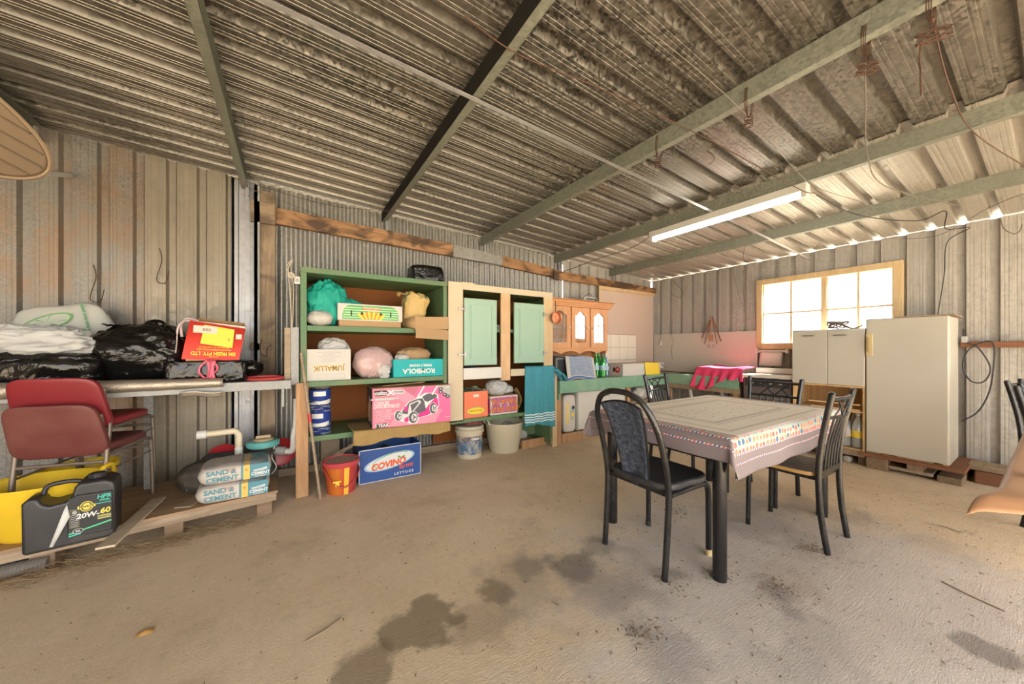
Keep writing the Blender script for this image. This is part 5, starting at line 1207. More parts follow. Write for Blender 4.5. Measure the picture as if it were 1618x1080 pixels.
t = bag('black_rubbish_bag', 'large shiny black rubbish bag with knotted top on the steel bench', (-.87, 3.44, BZ), (.265, .20, .215), BLACKP, 97, (1., .8), .10, cat='bag', n=100, nv=70, k=22, knot=(-.10, -.03, .355, .085))
m = M(); m.tube(bez([(.01, -.03, .34), (.04, -.04, .40), (.08, -.02, .41), (.11, -.02, .37)]), [.035]*24 + [.02], 8); m.build('bag_ear', BLACKP, t)
bag('white_bag_edge', 'small white plastic bag at the picture edge above the flat black bag', (-1.62, 3.44, BZ + .22), (.09, .08, .07), WHITEBAG, 99, (.8, .8), .1, cat='bag')
# wrapped tray with red box on it
t = thing('wrapped_tray', 'wide box wrapped in black plastic and tied pink, under the red carton', 'parcel', (-.505, 3.36, BZ), radians(3))
m = M()
def wr(q, p, th, ph):
    f = .010*(ridge((p.x*3 + p.z*1.5, p.y*3, p.z*1.2), 1.6, 3)) + .006*sin(9*(abs(p.x) - p.z)*2); return V((q.x*(1 + f*1.4), q.y*(1 + f*2), q.z + .006*f))
m.blob((0, 0, .078), (.225, .16, .080), (.2, .2), 80, 40, wr); m.blob((.235, .02, .085), (.07, .08, .05), (.9, .8), 26, 18, lambda q, p, th, ph: q*(1 + .35*ridge(p, 2, 7)))
m.build('wrapping', BLACKP, t, ang=70)
PKF = film('pink_ribbon', (.66, .10, .17), .35, .9)
m = M()
for s_, L in ((-1, .14), (1, .11)):
    m.grid(lambda u, v, s_=s_, L=L: (.01 + s_*(.045*sin(pi*v) + .004) + .012*(u - .5), -.178 - .012*sin(pi*v), .155 - L*v + .012*sin(3*u)), 3, 12)
for i in range(4):
    m.grid(lambda u, v, i=i: (.005 + .012*i + .02*(u - .5) + .01*sin(4*v + i), -.180 - .006*i, .155 - (.16 + .03*(i % 3))*v), 3, 12)
m.build('pink_tie', PKF, t, solid=.001)
SIM = ink('sim_red', (.56, .035, .02))
t = thing('red_carton', 'red carton with upside-down yellow lettering standing on the black wrapped box', 'box', (-.475, 3.32, BZ + .16), radians(6))
m = M(); m.x = RY(radians(3)); m.add([(-.165, -.10, 0), (.14, -.10, 0), (.14, .12, 0), (-.165, .12, 0), (-.135, -.12, .265), (.165, -.12, .235), (.165, .12, .235), (-.135, .12, .265)], [(0, 3, 2, 1), (0, 1, 5, 4), (1, 2, 6, 5), (2, 3, 7, 6), (3, 0, 4, 7)])
m.build('carton_body', SIM, t, solid=.006)
m = M(); m.x = RY(radians(3)); m.box(-.145, .13, -.095, .11, -.018, .004); m.build('carton_base', CARD, t)
m = M(); m.x = RY(radians(6)); m.box(-.13, .16, -.05, .13, .262, .268); m.box(-.12, .15, .0, .1, .268, .29); m.build('top_flap', CARD_D, t, bevel=.002)
m = M(); m.x = RY(radians(6)); m.box(-.14, .155, -.118, -.10, .245, .258, 0); m.box(-.05, .12, -.121, -.12, .238, .247, 1); m.build('inner_sheet', [WHITEC, K_GRN], t)
m = M(); m.x = RY(radians(3)) @ TR(0, -.1085, 0) @ RX(radians(4.3)) @ TR(0, -.006, 0)
m.poly([(-.075, .112), (.10, .088), (.105, .222), (-.06, .243)], -.001, 0); m.rect(-.115, .185, .01, .235, -.002, 1); m.rect(.115, .155, .148, .190, -.002, 1)
m.text('SIM FRESH PTY. LTD', .034, .0, .045, -.0015, 0, .0012, spin=pi, sx=.80); m.text('MARKETS FLEMINGTON NSW', .014, .0, .072, -.0015, 0, .0002, spin=pi); m.text('PRODUCE OF AUSTRALIA', .014, .0, .088, -.002, 0, 0, spin=pi); m.text('GROWER', .012, -.0, .022, -.002, 0, 0, spin=pi)
m.text('L', .03, .075, .145, -.003, 2, 0, spin=pi); m.text('088', .03, -.045, .210, -.003, 2, 0, spin=pi)
m.build('printed_label', [K_YEL, ink('pink_sticker', (.72, .50, .42)), K_BLACK], t, smooth=False)
m = M(); m.x = TR(.160, 0, .10) @ RY(radians(3)) @ RZ(pi/2); m.oval(0, .03, .055, .06, -.012, 0); m.rect(-.09, .10, .09, .13, -.012, 1); m.build('side_print', [K_YEL, K_ORG], t, smooth=False)
m = M(); m.tube(bez([(-.10, -.11, .265), (-.15, -.10, .27), (-.185, -.08, .22), (-.19, -.09, .12), (-.195, -.10, .05)]), [.012]*20 + [.006]*13, 8, flat=.5); m.tube(bez([(-.08, -.09, .27), (-.14, -.08, .285), (-.17, -.07, .24), (-.165, -.08, .16)]), .008, 8)
m.build('rag_strip', plain('striped_rag', (.52, .42, .40), .8, var=.6, sc=40), t, ang=80)
t = thing('red_racquet', 'red badminton-like racquet head lying flat at the right end of the steel bench', 'racquet', (-.17, 3.30, BZ + .012), radians(-8))
m = M(); m.tube([(.125*cos(a), .085*sin(a), .006*sin(a)) for a in [2*pi*i/36 for i in range(36)]], .010, 8, closed=True); m.tube([(-.12, 0, .0), (-.22, -.01, .0)], .008, 8); m.build('frame_ring', ink('racquet_red', (.60, .07, .07), .35), t)
m = M(); m.lathe([(.118, -.004), (.118, -.001)], 36, sy=.68); m.build('net', ink('dark_red_net', (.28, .03, .04)), t)
m = M(); m.box(-.30, -.24, 3.822, 3.83, 1.17, 1.24); m.box(-.27, -.15, 3.80, 3.83, 1.17, 1.235); struct(m.build('trim_60', W_POST, bevel=.002))
t = thing('post_wire_hook', 'rusty wire loop hanging on the grey post above the bench', 'wire', (-.20, 3.80, 1.15))
m = M(); m.tube(bez([(-.02, 0, .12), (-.03, -.01, .04), (-.02, -.01, -.02), (.015, -.01, -.03), (.02, 0, .04), (.05, 0, .07)]), .003, 5); m.build('loop', RUSTW, t)
for (x, y0, z, l) in ((-1.255, 3.925, 1.62, 'rusty bent wire hook on the ribbed wall above the carry bag'), (-.895, 3.925, 1.80, 'rusty bent wire hook on the ribbed wall above the black rubbish bag')):
    t = thing('wall_wire_hook', l, 'wire', (x, y0, z), 0, 'wire hooks on the ribbed wall')
    m = M(); m.tube(bez([(-.01, 0, .20), (.01, -.02, .10), (-.02, -.02, -.06), (.03, -.02, -.08), (.05, -.01, .02)]), .003, 5); m.build('bent_wire', RUSTW, t)
# tan oval panel near the roof
t = thing('oval_panel', 'tan ribbed panel with rounded end hanging near the roof at the picture edge', 'panel', (0, 0, 0))
TAN = plain('tan_panel', (.115, .075, .04), .7, var=.15, sc=3)
_L = V((-.78, -.22, .42)).normalized(); _S = V((.42, -.42, .80)); _S = (_S - _L*_S.dot(_L)).normalized(); _N = _L.cross(_S)
R0 = Matrix((_L, _S, _N)).transposed().to_4x4(); R0.translation = V((-.985, 2.58, 2.035)) + _L*.50; m = M()
m.x = R0; out = [(.50*cos(a), .215*sin(a)) for a in [2*pi*i/64 for i in range(64)]]
m.slab(out, 0, .03); m.build('panel_shell', TAN, t, bevel=.008)
m = M(); m.x = R0
for j in range(-3, 4):
    y = j*.058; L = .49*sqrt(max(0, 1 - (y/.212)**2)); m.box(-L, L, y - .004, y + .004, -.006, .001)
m.build('panel_ribs', plain('tan_ribs', (.08, .052, .027), .7), t)
m = M(); m.x = R0; m.tube([(.508*cos(a), .222*sin(a), .004) for a in [2*pi*i/64 for i in range(64)]], .008, 6, closed=True); m.build('edge_trim', plain('pale_trim', (.19, .13, .075), .6), t)
m = M(); m.bar((-1.08, 2.72, 2.06), (-1.384, 3.93, 2.47), .035, .03); m.build('wall_arm', PVCW, t, bevel=.004)

# ------------------------------------------------------------------ pallets and what stands on them
PZ = .168
t = thing('plywood_pallet', 'long low plywood-topped pallet along the left wall', 'pallet', (0, 0, 0))
m = M(); m.add([(x, y, z) for z in (PZ - .018, PZ) for x, y in ((-3.0, 2.62), (-.08, 3.02), (-.12, 3.72), (-3.0, 3.55))], [(0, 3, 2, 1), (4, 5, 6, 7), (0, 1, 5, 4), (1, 2, 6, 5), (2, 3, 7, 6), (3, 0, 4, 7)]); m.build('deck', W_PLY, t, bevel=.002)
m = M(); m.add([(x, y, z) for z in (PZ - .075, PZ - .018) for x, y in ((-3.0, 2.64), (-.09, 3.035), (-.09, 3.06), (-3.0, 2.665))], [(0, 3, 2, 1), (4, 5, 6, 7), (0, 1, 5, 4), (1, 2, 6, 5), (2, 3, 7, 6), (3, 0, 4, 7)]); m.build('edge_board', W_OLD, t, bevel=.002)
for x in (-.16, -.62, -1.12, -1.9):
    y = 3.03 + (x + .09)*.137
    m = M(); m.box(x - .045, x + .045, y + .015, y + .12, 0, PZ - .075); m.build('block', W_BLK, t, bevel=.004)
m = M(); m.add([(x, y, z) for z in (0, .018) for x, y in ((-3.0, 2.60), (-1.05, 2.88), (-1.05, 2.96), (-3.0, 2.70))], [(0, 3, 2, 1), (4, 5, 6, 7), (0, 1, 5, 4), (1, 2, 6, 5), (2, 3, 7, 6), (3, 0, 4, 7)]); m.build('bottom_board', W_PLY, t)
m = M(); m.x = TR(-.775, 2.93, PZ + .004) @ RZ(radians(86)); m.box(-.33, .33, -.036, .036, 0, .012); tag(m.build('weathered_plank', wood('grey_slat', (.46, .36, .25), (.60, .49, .35), axis=0), bevel=.002), 'weathered loose slat lying across the pallet beside the oil drum', 'slat')
m = M(); m.x = TR(-.56, 3.08, PZ + .002) @ RZ(radians(70)); m.box(-.08, .10, -.045, .045, 0, .008); tag(m.build('short_plank', W_OLD, bevel=.002), 'short timber offcut on the pallet in front of the cement sacks', 'slat')
m = M(); m.x = RY(pi/2); 
t = thing('corrugated_pipe', 'grey corrugated plastic pipe end lying under the pallet', 'pipe', (-1.36, 2.90, .042)); t.scale = (.75, .75, .75)
prof = []
for i in range(20): prof += [(.050, i*.018), (.054, i*.018 + .004), (.054, i*.018 + .010), (.050, i*.018 + .014)]
m.lathe(prof, 20); m.build('pipe_body', plain('dirty_grey_pipe', (.16, .14, .12)), t)
# cement sacks
def sack(loc, rz, label):
    t = thing('cement_sack', label, 'sack', loc, rz, 'sand and cement sacks on the pallet')
    m = M(); k_ = lambda q, p, th, ph: V((q.x*(1 - .10*abs(p.z)), q.y*(1 + .02*fbm(p, 2, 3)), q.z + .004*fbm(p, 3, 2)))
    m.blob((0, 0, .060), (.20, .165, .062), (.45, .35), 64, 28, k_); m.build('sack_body', SACKM, t, ang=70)
    m = M(); y = -.1655
    for x_ in (): pass
    m.rect(.03, .012, .043, .108, y, 1); m.rect(.043, .012, .078, .108, y - .0006, 2); m.rect(.078, .012, .090, .108, y, 1); m.rect(.09, .014, .19, .106, y, 1)
    m.text('SAND &', .043, -.150, .082, y - .001, 1, .0014, align='LEFT'); m.text('CEMENT', .043, -.150, .038, y - .001, 1, .0014, align='LEFT')
    m.text('CEMENT', .027, .138, .040, y - .001, 3, .0010); m.text('AUSTRALIA', .012, .135, .021, y - .001, 3, .0002)
    m.poly([(.098, .062), (.175, .068), (.175, .078), (.13, .070), (.098, .067)], y - .001, 3); m.poly([(.098, .056), (.175, .060), (.175, .064), (.098, .060)], y - .001, 3)
    m.text('23 04', .020, -.02, .090, y - .0014, 4, .0002); m.text('20', .016, .060, .075, y - .0014, 5, 0, spin=pi/2)
    m.build('printed_label', [WHITEC, K_TEALD, K_YELD, K_WHITE, K_REDD, K_BLACK], t, smooth=False)
    return t
K_TEALD = ink('sack_teal', (.09, .25, .30)); K_YELD = ink('sack_yellow', (.72, .47, .10)); K_REDD = ink('stamp_red', (.45, .15, .10))
SACKM = NM('paper_sack_skin', .6)
_x = SACKM.sep()[0]; _p = SACKM.mix(SACKM.ramp(SACKM.noise(5, 6), [(.4, 0.), (.7, 1.)]), (.48, .43, .37), (.60, .55, .48))
_p = SACKM.mix(SACKM.math('GREATER_THAN', _x, .03), _p, (.10, .24, .29)); _p = SACKM.mix(SACKM.math('MULTIPLY', SACKM.math('GREATER_THAN', _x, .043), SACKM.math('LESS_THAN', _x, .078)), _p, (.62, .42, .11)); _p = SACKM.mix(SACKM.math('GREATER_THAN', _x, .182), _p, (.6, .57, .52))
_z = SACKM.sep()[2]; SACKM.col(SACKM.mix(SACKM.math('MULTIPLY', SACKM.ramp(SACKM.noise(6, 6), [(.4, 0.), (.6, .7)]), SACKM.math('GREATER_THAN', _z, .105)), _p, (.30, .26, .25))); SACKM.bump(SACKM.noise(14, 5, dist=1.4), .5, .012); SACKM = SACKM.m
sack((-.335, 3.13, PZ), radians(3), 'lower sand and cement sack of the two stacked on the pallet')
sack((-.325, 3.135, PZ + .118), radians(3), 'upper sand and cement sack of the two, showing its dusty top')
# pool pump behind
t = thing('pool_pump', 'pool pump with teal ring lid and cream pipe behind the cement sacks', 'pump', (-.19, 3.46, PZ))
DKP = plain('dark_pump_plastic', (.045, .045, .042), .6, dirt=(.16, .13, .1, .5))
m = M(); m.lathe([(.085, 0), (.085, .10), (.075, .20), (.085, .235)], 28); m.build('strainer_pot', DKP, t)
m = M(); m.lathe([(.102, .230), (.106, .236), (.104, .272), (.094, .280)], 36, cap=(True, True))
for i in range(24): m.x = RZ(i*pi/12); m.box(.100, .110, -.005, .005, .238, .270)
m.x = Matrix(); m.build('lid_ring', ink('aqua_ring', (.12, .38, .36), .5), t)
m = M(); m.lathe([(.075, .278), (.060, .295), (.0, .300)], 28); m.box(-.05, .05, -.012, .012, .29, .318); m.build('lid_dome', plain('tan_lid', (.40, .31, .18)), t, bevel=.003)
m = M(); m.x = TR(-.10, .03, .12) @ RZ(pi - .2) @ RY(pi/2); m.lathe([(.06, 0), (.085, .02), (.085, .26), (.06, .29)], 28); m.build('motor', DKP, t)
m = M(); m.tube(bez([(-.155, -.02, .16), (-.155, -.02, .30), (-.155, -.02, .345), (-.175, -.02, .375), (-.21, -.02, .378), (-.36, -.02, .375)], 6), .023, 14); m.build('inlet_pipe', PVC, t)
m = M(); m.tube([(-.155, -.02, .16), (-.155, -.02, .25)], .027, 14); m.build('pipe_collar', PVCW, t)
m = M(); m.tube([(-.345, -.02, .375), (-.40, -.02, .375)], .032, 14); m.build('pipe_union', PVCW, t)
m = M(); m.cyl((.085, 0, .18), (.15, -.02, .17), .035, 16); m.build('outlet_nut', K_GREY, t)
m = M(); m.tube(bez([(.15, -.02, .17), (.19, -.03, .165), (.205, -.03, .20), (.21, -.03, .30), (.225, -.03, .40), (.228, -.03, .60)], 6), .024, 14); m.build('outlet_pipe', PVCW, t)
m = M(); m.tube(bez([(.08, -.06, .24), (.06, -.10, .16), (.09, -.11, .08), (.06, -.09, .02)]), .004, 6); m.build('cable', PVCW, t)
for x, l in ((-.36, 'round dark red disc leaning on the wall behind the cement sacks'), (.02, 'round dark red disc behind the pump outlet nut')):
    m = M(); m.x = RX(pi/2); m.lathe([(.0, 0), (.11, 0), (.12, .006), (.12, .02), (.108, .012), (0, .012)], 32, cap=(False, False)); tag(m.build('red_disc', RED, loc=(-.10 + x, 3.66, PZ + .12)), l, 'disc', 'red discs by the pump')
m = M()
m.blob((-.47, 3.36, PZ + .09), (.19, .12, .10), (.7, .7), 40, 24, lambda q, p, th, ph: q*(1 + .2*ridge(p, 2.2, 3)*.6))
for i in range(6): m.tube(bez([(-.62 + .03*i, 3.28 + .03*i, PZ + .02), (-.55 + .05*i, 3.30, PZ + .16 + .01*i), (-.40 + .05*i, 3.32, PZ + .19), (-.22 + .02*i, 3.36, PZ + .21)]), .012, 6)
tag(m.build('dark_hose_heap', plain('dirty_black_hose', (.06, .05, .04), .7, dirt=(.2, .15, .1, .6)), ang=70), 'heap of dirty dark hoses behind the cement sacks', 'hose')

# red vinyl chairs, stacked
k = NM('red_vinyl', .42); k.col(k.mix(k.noise(3, 4), (.15, .012, .016), (.26, .022, .03))); RV1 = k.m
k = NM('dusty_red_vinyl', .6); k.col(k.mix(k.ramp(k.noise(3.5, 5), [(.35, 0.), (.7, 1.)]), (.11, .022, .020), (.17, .06, .05))); RV2 = k.m
LEGM = plain('dull_steel_tube', (.20, .16, .13), .5, .5, dirt=(.3, .25, .18, .5))
def vinyl_chair(loc, rz, mt, label):
    t = thing('vinyl_chair', label, 'chair', loc, rz, 'stacked red vinyl chairs')
    W2 = .188
    m = M()
    for s_ in (-1,): pass
    m.blob((0, -.235, .555), (.196, .022, .155), (.35, .32), 56, 26, lambda q, p, th, ph: V((q.x*(1 + .06*p.z*-1), q.y - .05*(p.z) - .015*(1 - p.x**2), q.z)))
    m.build('backrest', mt, t, ang=60)
    m = M(); m.blob((0, .0, .435), (.195, .215, .030), (.4, .35), 48, 16); m.build('seat', mt, t, ang=60)
    for s_ in (-1, 1):
        m = M(); m.tube(bez([(s_*W2*.92, -.225, .64), (s_*W2*.96, -.205, .48), (s_*W2, -.20, .42), (s_*W2, -.23, .20), (s_*W2, -.25, 0)], 6), .011, 10); m.build('rear_leg', LEGM, t)
        m = M(); m.tube(bez([(s_*W2, -.20, .40), (s_*W2, .10, .41), (s_*W2, .19, .40), (s_*W2, .215, .34), (s_*W2, .235, .0)], 6), .011, 10); m.build('front_leg', LEGM, t)
        m = M(); m.tube([(s_*W2, -.215, .30), (s_*W2, .22, .31)], .007, 8); m.build('side_rail', LEGM, t)
    m = M(); m.tube([(-W2, -.205, .36), (W2, -.205, .36)], .010, 8); m.build('rear_rail', LEGM, t)
    m = M(); m.tube([(-W2, .215, .34), (W2, .215, .34)], .010, 8); m.build('cross_rail', LEGM, t)
    return t
a_ = radians(-12)
vinyl_chair((-1.055, 3.235, PZ + .0), a_, RV2, 'lower dusty red vinyl chair of the stack on the left pallet')
vinyl_chair((-1.055, 3.27, PZ + .145), a_, RV1, 'upper bright red vinyl chair stacked on the dusty one')
# yellow tub
YT = plain('yellow_tub_plastic', (.78, .52, .03), .4, var=.06)
t = thing('yellow_tub', 'yellow flexible tub with moulded handle under the stacked red chairs', 'tub', (-1.17, 3.02, PZ), radians(-10))
m = M()
prof = [(.125, 0), (.135, .01)] + [(.135 + .09*i/20 + (.0022 if i % 2 else 0), .01 + .27*i/20) for i in range(1, 21)] + [(.232, .288), (.228, .294), (.216, .286), (.135, .02), (0, .018)]
m.lathe(prof, 56, sx=1.12, sy=.80, cap=(True, False)); m.build('tub_body', YT, t)
for s_ in (-1, 1):
    m = M(); m.tube([(s_*(.255 + .02*sin(a)), .07*cos(a), .275 + .07*sin(a)) for a in [pi*i/14 for i in range(15)]], .011, 8); m.build('loop_handle', YT, t)
t = thing('yellow_basin', 'second yellow plastic basin further under the stacked chairs', 'basin', (-1.15, 3.40, PZ))
m = M(); m.lathe([(.10, 0), (.12, .01), (.17, .26), (.175, .27), (.165, .262), (.11, .02), (0, .018)], 40, cap=(True, False)); m.build('basin_body', YT, t)
# oil drum
t = thing('oil_drum', 'square black plastic engine oil drum with 20W-60 label at the pallet front', 'oil container', (-.975, 2.83, PZ), radians(8)); t.scale = (.90, .90, .94)
OILP = plain('black_hdpe', (.022, .022, .024), .42, dirt=(.10, .09, .075, .35))
out = [(-.17, 0.005), (-.155, 0), (.15, 0), (.17, .02), (.175, .28), (.165, .315), (.13, .335), (.03, .335), (.012, .315), (.005, .27), (-.02, .245), (-.075, .240), (-.10, .255), (-.115, .29), (-.15, .295), (-.172, .27)]
m = M(); m.prism(out, -.10, .10); m.build('drum_body', OILP, t, bevel=.018, seg=4)
m = M(); m.x = TR(0, -.006, 0); m.prism([(-.01, .05), (.16, .045), (.162, .27), (.02, .275), (-.01, .22)], -.104, -.09); m.build('label_bulge', OILP, t, bevel=.006)
m = M(); m.tube(bez([(-.12, 0, .275), (-.10, 0, .325), (-.03, 0, .335), (.02, 0, .325), (.03, 0, .315)]), .012, 10); m.build('carry_handle', OILP, t)
m = M(); m.lathe([(.033, .333), (.033, .358), (.028, .362)], 24, 0, TR(.085, 0, 0))
for i in range(12): m.x = TR(.085, 0, 0) @ RZ(i*pi/6); m.box(.031, .037, -.004, .004, .335, .358)
m.x = Matrix(); m.build('cap', K_BLACK, t)
m = M(); y = -.1108
m.rect(-.005, .060, .158, .262, y, 0)
m.oval(.062, .205, .026, .028, y - .0005, 1); m.oval(.062, .205, .022, .024, y - .0008, 0); m.oval(.062, .205, .017, .019, y - .0011, 1); m.rect(.028, .198, .096, .212, y - .0014, 1); m.text('PENRITE', .015, .062, .205, y - .0018, 0, .0005)
m.text('HPR', .030, .130, .245, y - .0006, 2, .001, shear=.15); m.text('DIESEL', .014, .132, .225, y - .0006, 2, .0004)
m.rect(.098, .207, .156, .211, y - .0006, 2)
m.text('20W-', .037, .068, .155, y - .0006, 3, .0012, shear=.12); m.text('60', .040, .134, .163, y - .0006, 1, .0014, shear=.12)
m.rect(.104, .120, .156, .142, y - .0006, 4); m.text('MINERAL', .012, .130, .131, y - .001, 0, .0002)
m.poly([(-.005, .064), (.158, .098), (.158, .106), (-.005, .072)], y - .0006, 5); m.poly([(-.005, .052), (.04, .058), (.04, .066), (-.005, .060)], y - .0006, 2)
m.oval(.030, .078, .020, .014, y - .0010, 3); m.oval(.030, .078, .018, .012, y - .0013, 0); m.text('20L', .014, .030, .078, y - .0016, 3, .0003)
for a in ((.0, .10, .034, .102), (.0, .195, .034, .197), (.0, .10, .001, .197), (.033, .10, .034, .197)): m.rect(*a, y - .0006, 4)
for i in range(7): m.rect(.004, .106 + .010*i, .030, .110 + .010*i, y - .0008, 6)
m.oval(.017, .182, .010, .010, y - .0008, 6)
m.build('printed_label', [K_BLACK, ink('oil_yellow', (.70, .58, .08)), ink('oil_aqua', (.05, .45, .36)), K_WHITE, ink('oil_olive', (.42, .38, .14)), ink('oil_green', (.08, .50, .22)), K_GREY], t, smooth=False)
m = M(); m.add([(-.075, -.103, .02), (-.062, -.103, .018), (.0, -.114, .165), (-.01, -.112, .235), (-.022, -.110, .205)], [(0, 1, 2, 3, 4)]); m.build('peeling_label', K_WHITE, t, solid=.001)
STRAW = plain('dry_straw', (.22, .15, .075), .9, var=.4, sc=40)
m = M()
for i in range(420):
    x = random.uniform(-1.75, -.25); y = 2.985 + (x + .09)*.137 + random.gauss(0, .035) - .03*(x < -.6); a = random.uniform(-.6, .6) + (pi if random.random() < .5 else 0)
    z = abs(random.gauss(0, .02)); L = random.uniform(.03, .14)
    p0 = V((x, y, z + .002)); p2 = p0 + V((cos(a)*L, sin(a)*L, abs(random.gauss(0, .02)))); p1 = (p0 + p2)/2 + V((random.gauss(0, .01), random.gauss(0, .01), random.uniform(0, .02)))
    m.tube([p0, p1, p2], .0013, 3)
tag(m.build('dry_straw', STRAW), 'dry straw and grass strewn along the front of the left pallet', 'straw', kind='stuff')
# debris over the floor
m = M()
def speck(x, y, s_):
    a = random.uniform(0, 6.28); L = s_*random.uniform(.5, 1.6); p = V((x, y, .001)); d_ = V((cos(a), sin(a), 0))*L; n_ = V((-sin(a), cos(a), 0))*s_*.14
    m.add([tuple(p), tuple(p + d_*.5 + n_ + V((0, 0, .003))), tuple(p + d_), tuple(p + d_*.5 - n_)], [(0, 1, 2, 3)])
for i in range(1500):
    x = random.gauss(2.4, 1.2); y = random.gauss(1.1, .9)
    if -1.6 < x < 5.3 and -.4 < y < 3.1: speck(x, y, random.choice((.008, .012, .018)))
for i in range(900): speck(random.uniform(-1.8, 5.2), random.uniform(0, 3.2), .010)
for cx_, cy_ in ((1.63, 1.05), (2.04, .74), (1.9, .98), (2.6, .8), (1.25, .95), (2.35, 1.5)):
    for i in range(60): speck(random.gauss(cx_, .05), random.gauss(cy_, .04), .016)
tag(m.build('floor_litter', LITTER, smooth=False), 'small dry leaf bits and twigs scattered over the concrete floor', 'litter', kind='stuff')
for pts, r_, l in (([(3.63, .50, .004), (3.66, .42, .006), (3.64, .36, .004), (3.70, .30, .004)], .004, 'thin dark stick on the floor in front of the orange-covered table'),
                   ([(2.80, .33, .003), (2.76, .26, .004), (2.74, .20, .003), (2.72, .14, .003)], .003, 'thin curved twig on the bare floor between two tables'),
                   ([(.05, 1.64, .003), (.12, 1.66, .004), (.19, 1.70, .003)], .0025, 'short dry twig on the floor near the dark oil stain')):
    m = M(); m.tube(bez(pts, 4), r_, 5); tag(m.build('floor_twig', W_OLD), l, 'twig', 'twigs lying on the floor')
m = M(); m.grid(lambda u, v: (-.54 + .05*u, 2.03 + .035*v, .003 + .012*sin(3*u)*sin(3*v)), 5, 5); tag(m.build('brown_leaf', plain('orange_leaf', (.45, .24, .07), .8)), 'single orange-brown dry leaf on the open floor at left', 'leaf')

# ------------------------------------------------------------------ wires under the roof
def wire(pts, r_, mt, label, name='roof_wire', n_=7, g='wires strung under the roof'):
    m = M(); m.tube(bez(pts, n_), r_, 5); tag(m.build(name, mt), label, 'wire', g)
wire([(.60, 1.32, 2.56), (.85, 1.30, 2.50), (1.3, 1.22, 2.47), (2.02, 1.12, 2.42), (2.6, 1.06, 2.37), (3.1, 1.00, 2.32), (3.35, 1.0, 2.36)], .0028, RUSTW, 'long rusty wire sagging from the black purlin to the lamp end')
wire([(-.40, 3.6, 2.57), (.3, 3.55, 2.48), (.84, 3.45, 2.50), (1.5, 3.35, 2.42), (2.04, 3.25, 2.44), (2.7, 3.1, 2.36), (3.2, 2.9, 2.33), (4.0, 2.7, 2.30)], .002, RUSTW, 'thin rusty wire running along the back purlin ends')
wire([(-.36, 3.70, 2.56), (.3, 3.78, 2.44), (.9, 3.82, 2.37), (1.5, 3.80, 2.33), (1.62, 3.84, 2.30)], .002, WIRE, 'thin dark wire sagging across the wall timber above the shelf unit')
wire([(2.02, .44, 2.40), (2.3, .50, 2.36), (2.8, .60, 2.30), (3.3, .62, 2.25), (4.3, .42, 2.27)], .003, WIRE, 'dark wire hanging from the third purlin towards the wall rail')
wire([(2.02, .26, 2.42), (2.5, .27, 2.36), (3.2, .25, 2.36), (4.34, .05, 2.33)], .003, RUSTW, 'rusty fence wire stretched between purlins nearest the open side')
wire([(1.2, .95, 2.55), (1.6, .92, 2.50), (2.0, .88, 2.40), (2.6, .92, 2.36), (3.2, .95, 2.35), (3.6, .80, 2.28)], .002, WIRE, 'pale thin wire passing through the rusty tie on the third purlin')
wire([(3.22, 2.35, 2.37), (3.2, 2.6, 2.30), (3.1, 2.9, 2.26), (3.13, 3.4, 2.24), (3.12, 3.8, 2.22)], .0035, K_BLACK, 'black cable running from the lamp end down to the wall beam')
wire([(3.3, .98, 2.33), (3.7, .85, 2.22), (4.2, .62, 2.20), (4.40, .50, 2.28), (4.6, .52, 2.18), (5.2, .45, 2.28), (5.40, .60, 2.22), (5.40, .62, 1.9), (5.39, .66, 1.50)], .004, K_BLACK, 'black cable looping along the roof and down the wall to the fridge')
wire([(4.4, .98, 2.30), (4.8, .90, 2.24), (4.9, .6, 2.20), (4.5, .3, 2.26), (4.36, .1, 2.29)], .0025, WIRE, 'thin wire looped beneath the last purlin')
wire([(4.30, 1.9, 2.34), (4.36, 1.95, 2.25), (4.34, 1.93, 2.12), (4.36, 1.96, 2.02)], .0025, WIRE, 'thin wire dangling from the last purlin above the pink towel')
wire([(5.42, 2.55, 2.36), (5.40, 2.53, 2.2), (5.41, 2.45, 1.85), (5.41, 2.40, 1.78), (5.41, 2.42, 2.0), (5.42, 2.43, 2.3)], .0025, WIRE, 'long thin wire loop hanging on the window wall left of the window')
wire([(5.40, .30, 2.36), (5.40, .28, 2.26), (5.40, .23, 2.20), (5.40, .20, 2.22), (5.40, .19, 2.27)], .0035, WIRE, 'black wire hook on the wall above the red-brown rail')
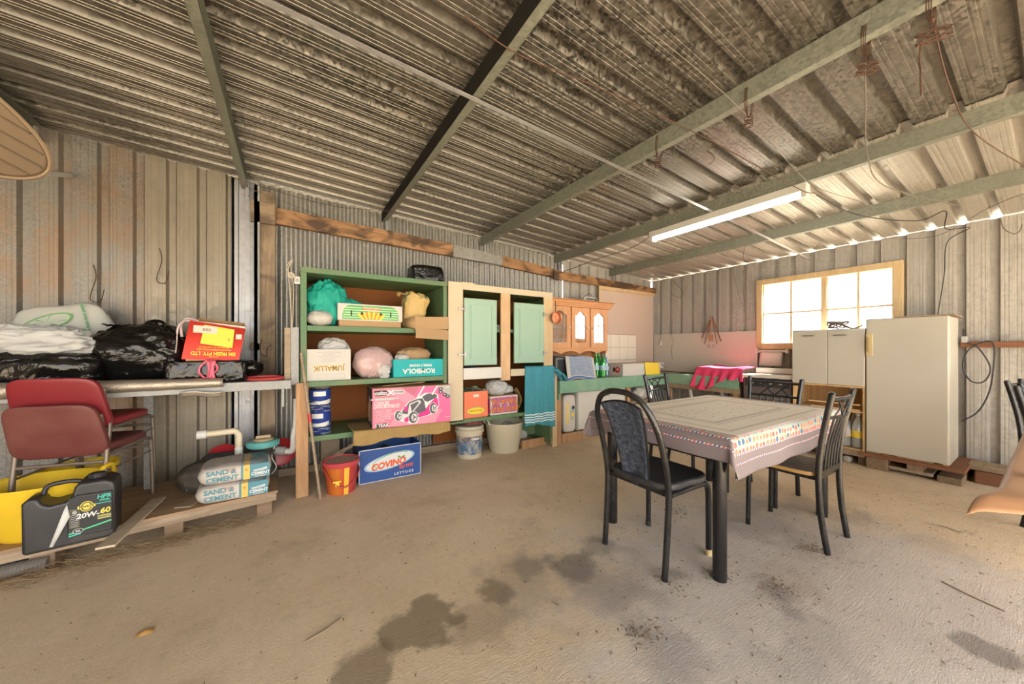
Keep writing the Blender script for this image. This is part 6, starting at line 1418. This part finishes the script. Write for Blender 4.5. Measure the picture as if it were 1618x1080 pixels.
for (y, z, l, big) in ((1.395, 2.44, 'rusty wire tie knotted on the third purlin nearest the back wall', 0), (.87, 2.42, 'rusty wire tie hanging from the middle of the third purlin', 0), (.43, 2.40, 'tangled rusty wire tie on the third purlin near the open side', 1), (.255, 2.40, 'largest rusty wire cluster with a long dangling tail', 2)):
    t = thing('wire_tie', l, 'wire tie', (2.0, y, z - .06), 0, 'rusty wire ties on the third purlin')
    m = M()
    for q in range(3): m.tube(bez([(-.006, .006*q, .18), (-.008, .006*q + .004, .10), (.0, .0, .02), (.056, .006*q, .09), (.056, .004, .17)], 5), .0016, 5)
    m.build('tie_loop', RUSTW, t)
    m = M(); m.tube([(.018*cos(i*.9 + big)*(1 + .4*sin(i)), (.020 + .012*big)*sin(i*.9), .0 + .022*sin(i*.53)) for i in range(34)], .0022, 5); m.build('tie_knot', RUSTW, t)
    if big == 2: m = M(); m.tube(bez([(0, .03, 0), (.01, .035, -.06), (-.005, .03, -.12), (.004, .03, -.20)]), .003, 5); m.build('wire_tail', RUSTW, t)
t = thing('purlin_s_hook', 'small steel S-hook hanging under the roof sheet past the third purlin', 'hook', (2.30, 1.22, 2.42))
m = M(); m.tube(bez([(0, 0, .10), (.0, .02, .06), (0, -.01, .02), (.0, -.02, -.02), (0, .015, -.035)]), .004, 6); m.build('rod', WIRE, t)
# ------------------------------------------------------------------ camera, sky and lamps
cam = bpy.data.cameras.new('camera'); co = bpy.data.objects.new('camera', cam); C.objects.link(co)
cam.sensor_width = 36; cam.lens = 551/1618*36; cam.shift_y = 9.5/1618; cam.clip_start = .02
co.location = (0, 0, 1.19); co.rotation_euler = (pi/2, 0, -radians(32.35)); bpy.context.scene.camera = co
W = bpy.data.worlds.new('sky'); bpy.context.scene.world = W; W.use_nodes = True
bg = W.node_tree.nodes['Background']; bg.inputs[0].default_value = (1, .98, .95, 1); bg.inputs[1].default_value = 5.0
sc = bpy.context.scene
sc.view_settings.view_transform = 'Standard'; sc.view_settings.look = 'None'; sc.view_settings.exposure = .5; sc.view_settings.gamma = 1; sc.view_settings.use_curve_mapping = False
sc.cycles.max_bounces = 8; sc.cycles.diffuse_bounces = 5; sc.cycles.transparent_max_bounces = 12; sc.cycles.caustics_reflective = False; sc.cycles.caustics_refractive = False
sc.cycles.use_denoising = True
def portal(loc, rot, sx, sy):
    l = bpy.data.lights.new('portal', 'AREA'); l.shape = 'RECTANGLE'; l.size = sx; l.size_y = sy; l.cycles.is_portal = True
    o = bpy.data.objects.new('portal', l); C.objects.link(o); o.location = loc; o.rotation_euler = rot
portal((XR + .06, (WY0+WY1)/2, (WZ0+WZ1)/2), (0, pi/2, 0), .85, 1.3)
portal(((XL+XR)/2, YF - .25, 1.35), (pi/2, 0, 0), XR - XL, 2.7)
s = bpy.data.lights.new('sun', 'SUN'); s.energy = 50; s.angle = .01; s.color = (1, .95, .86); so = bpy.data.objects.new('sun', s); C.objects.link(so)
so.rotation_euler = V((-.30, .45, -.60)).to_track_quat('-Z', 'Y').to_euler()
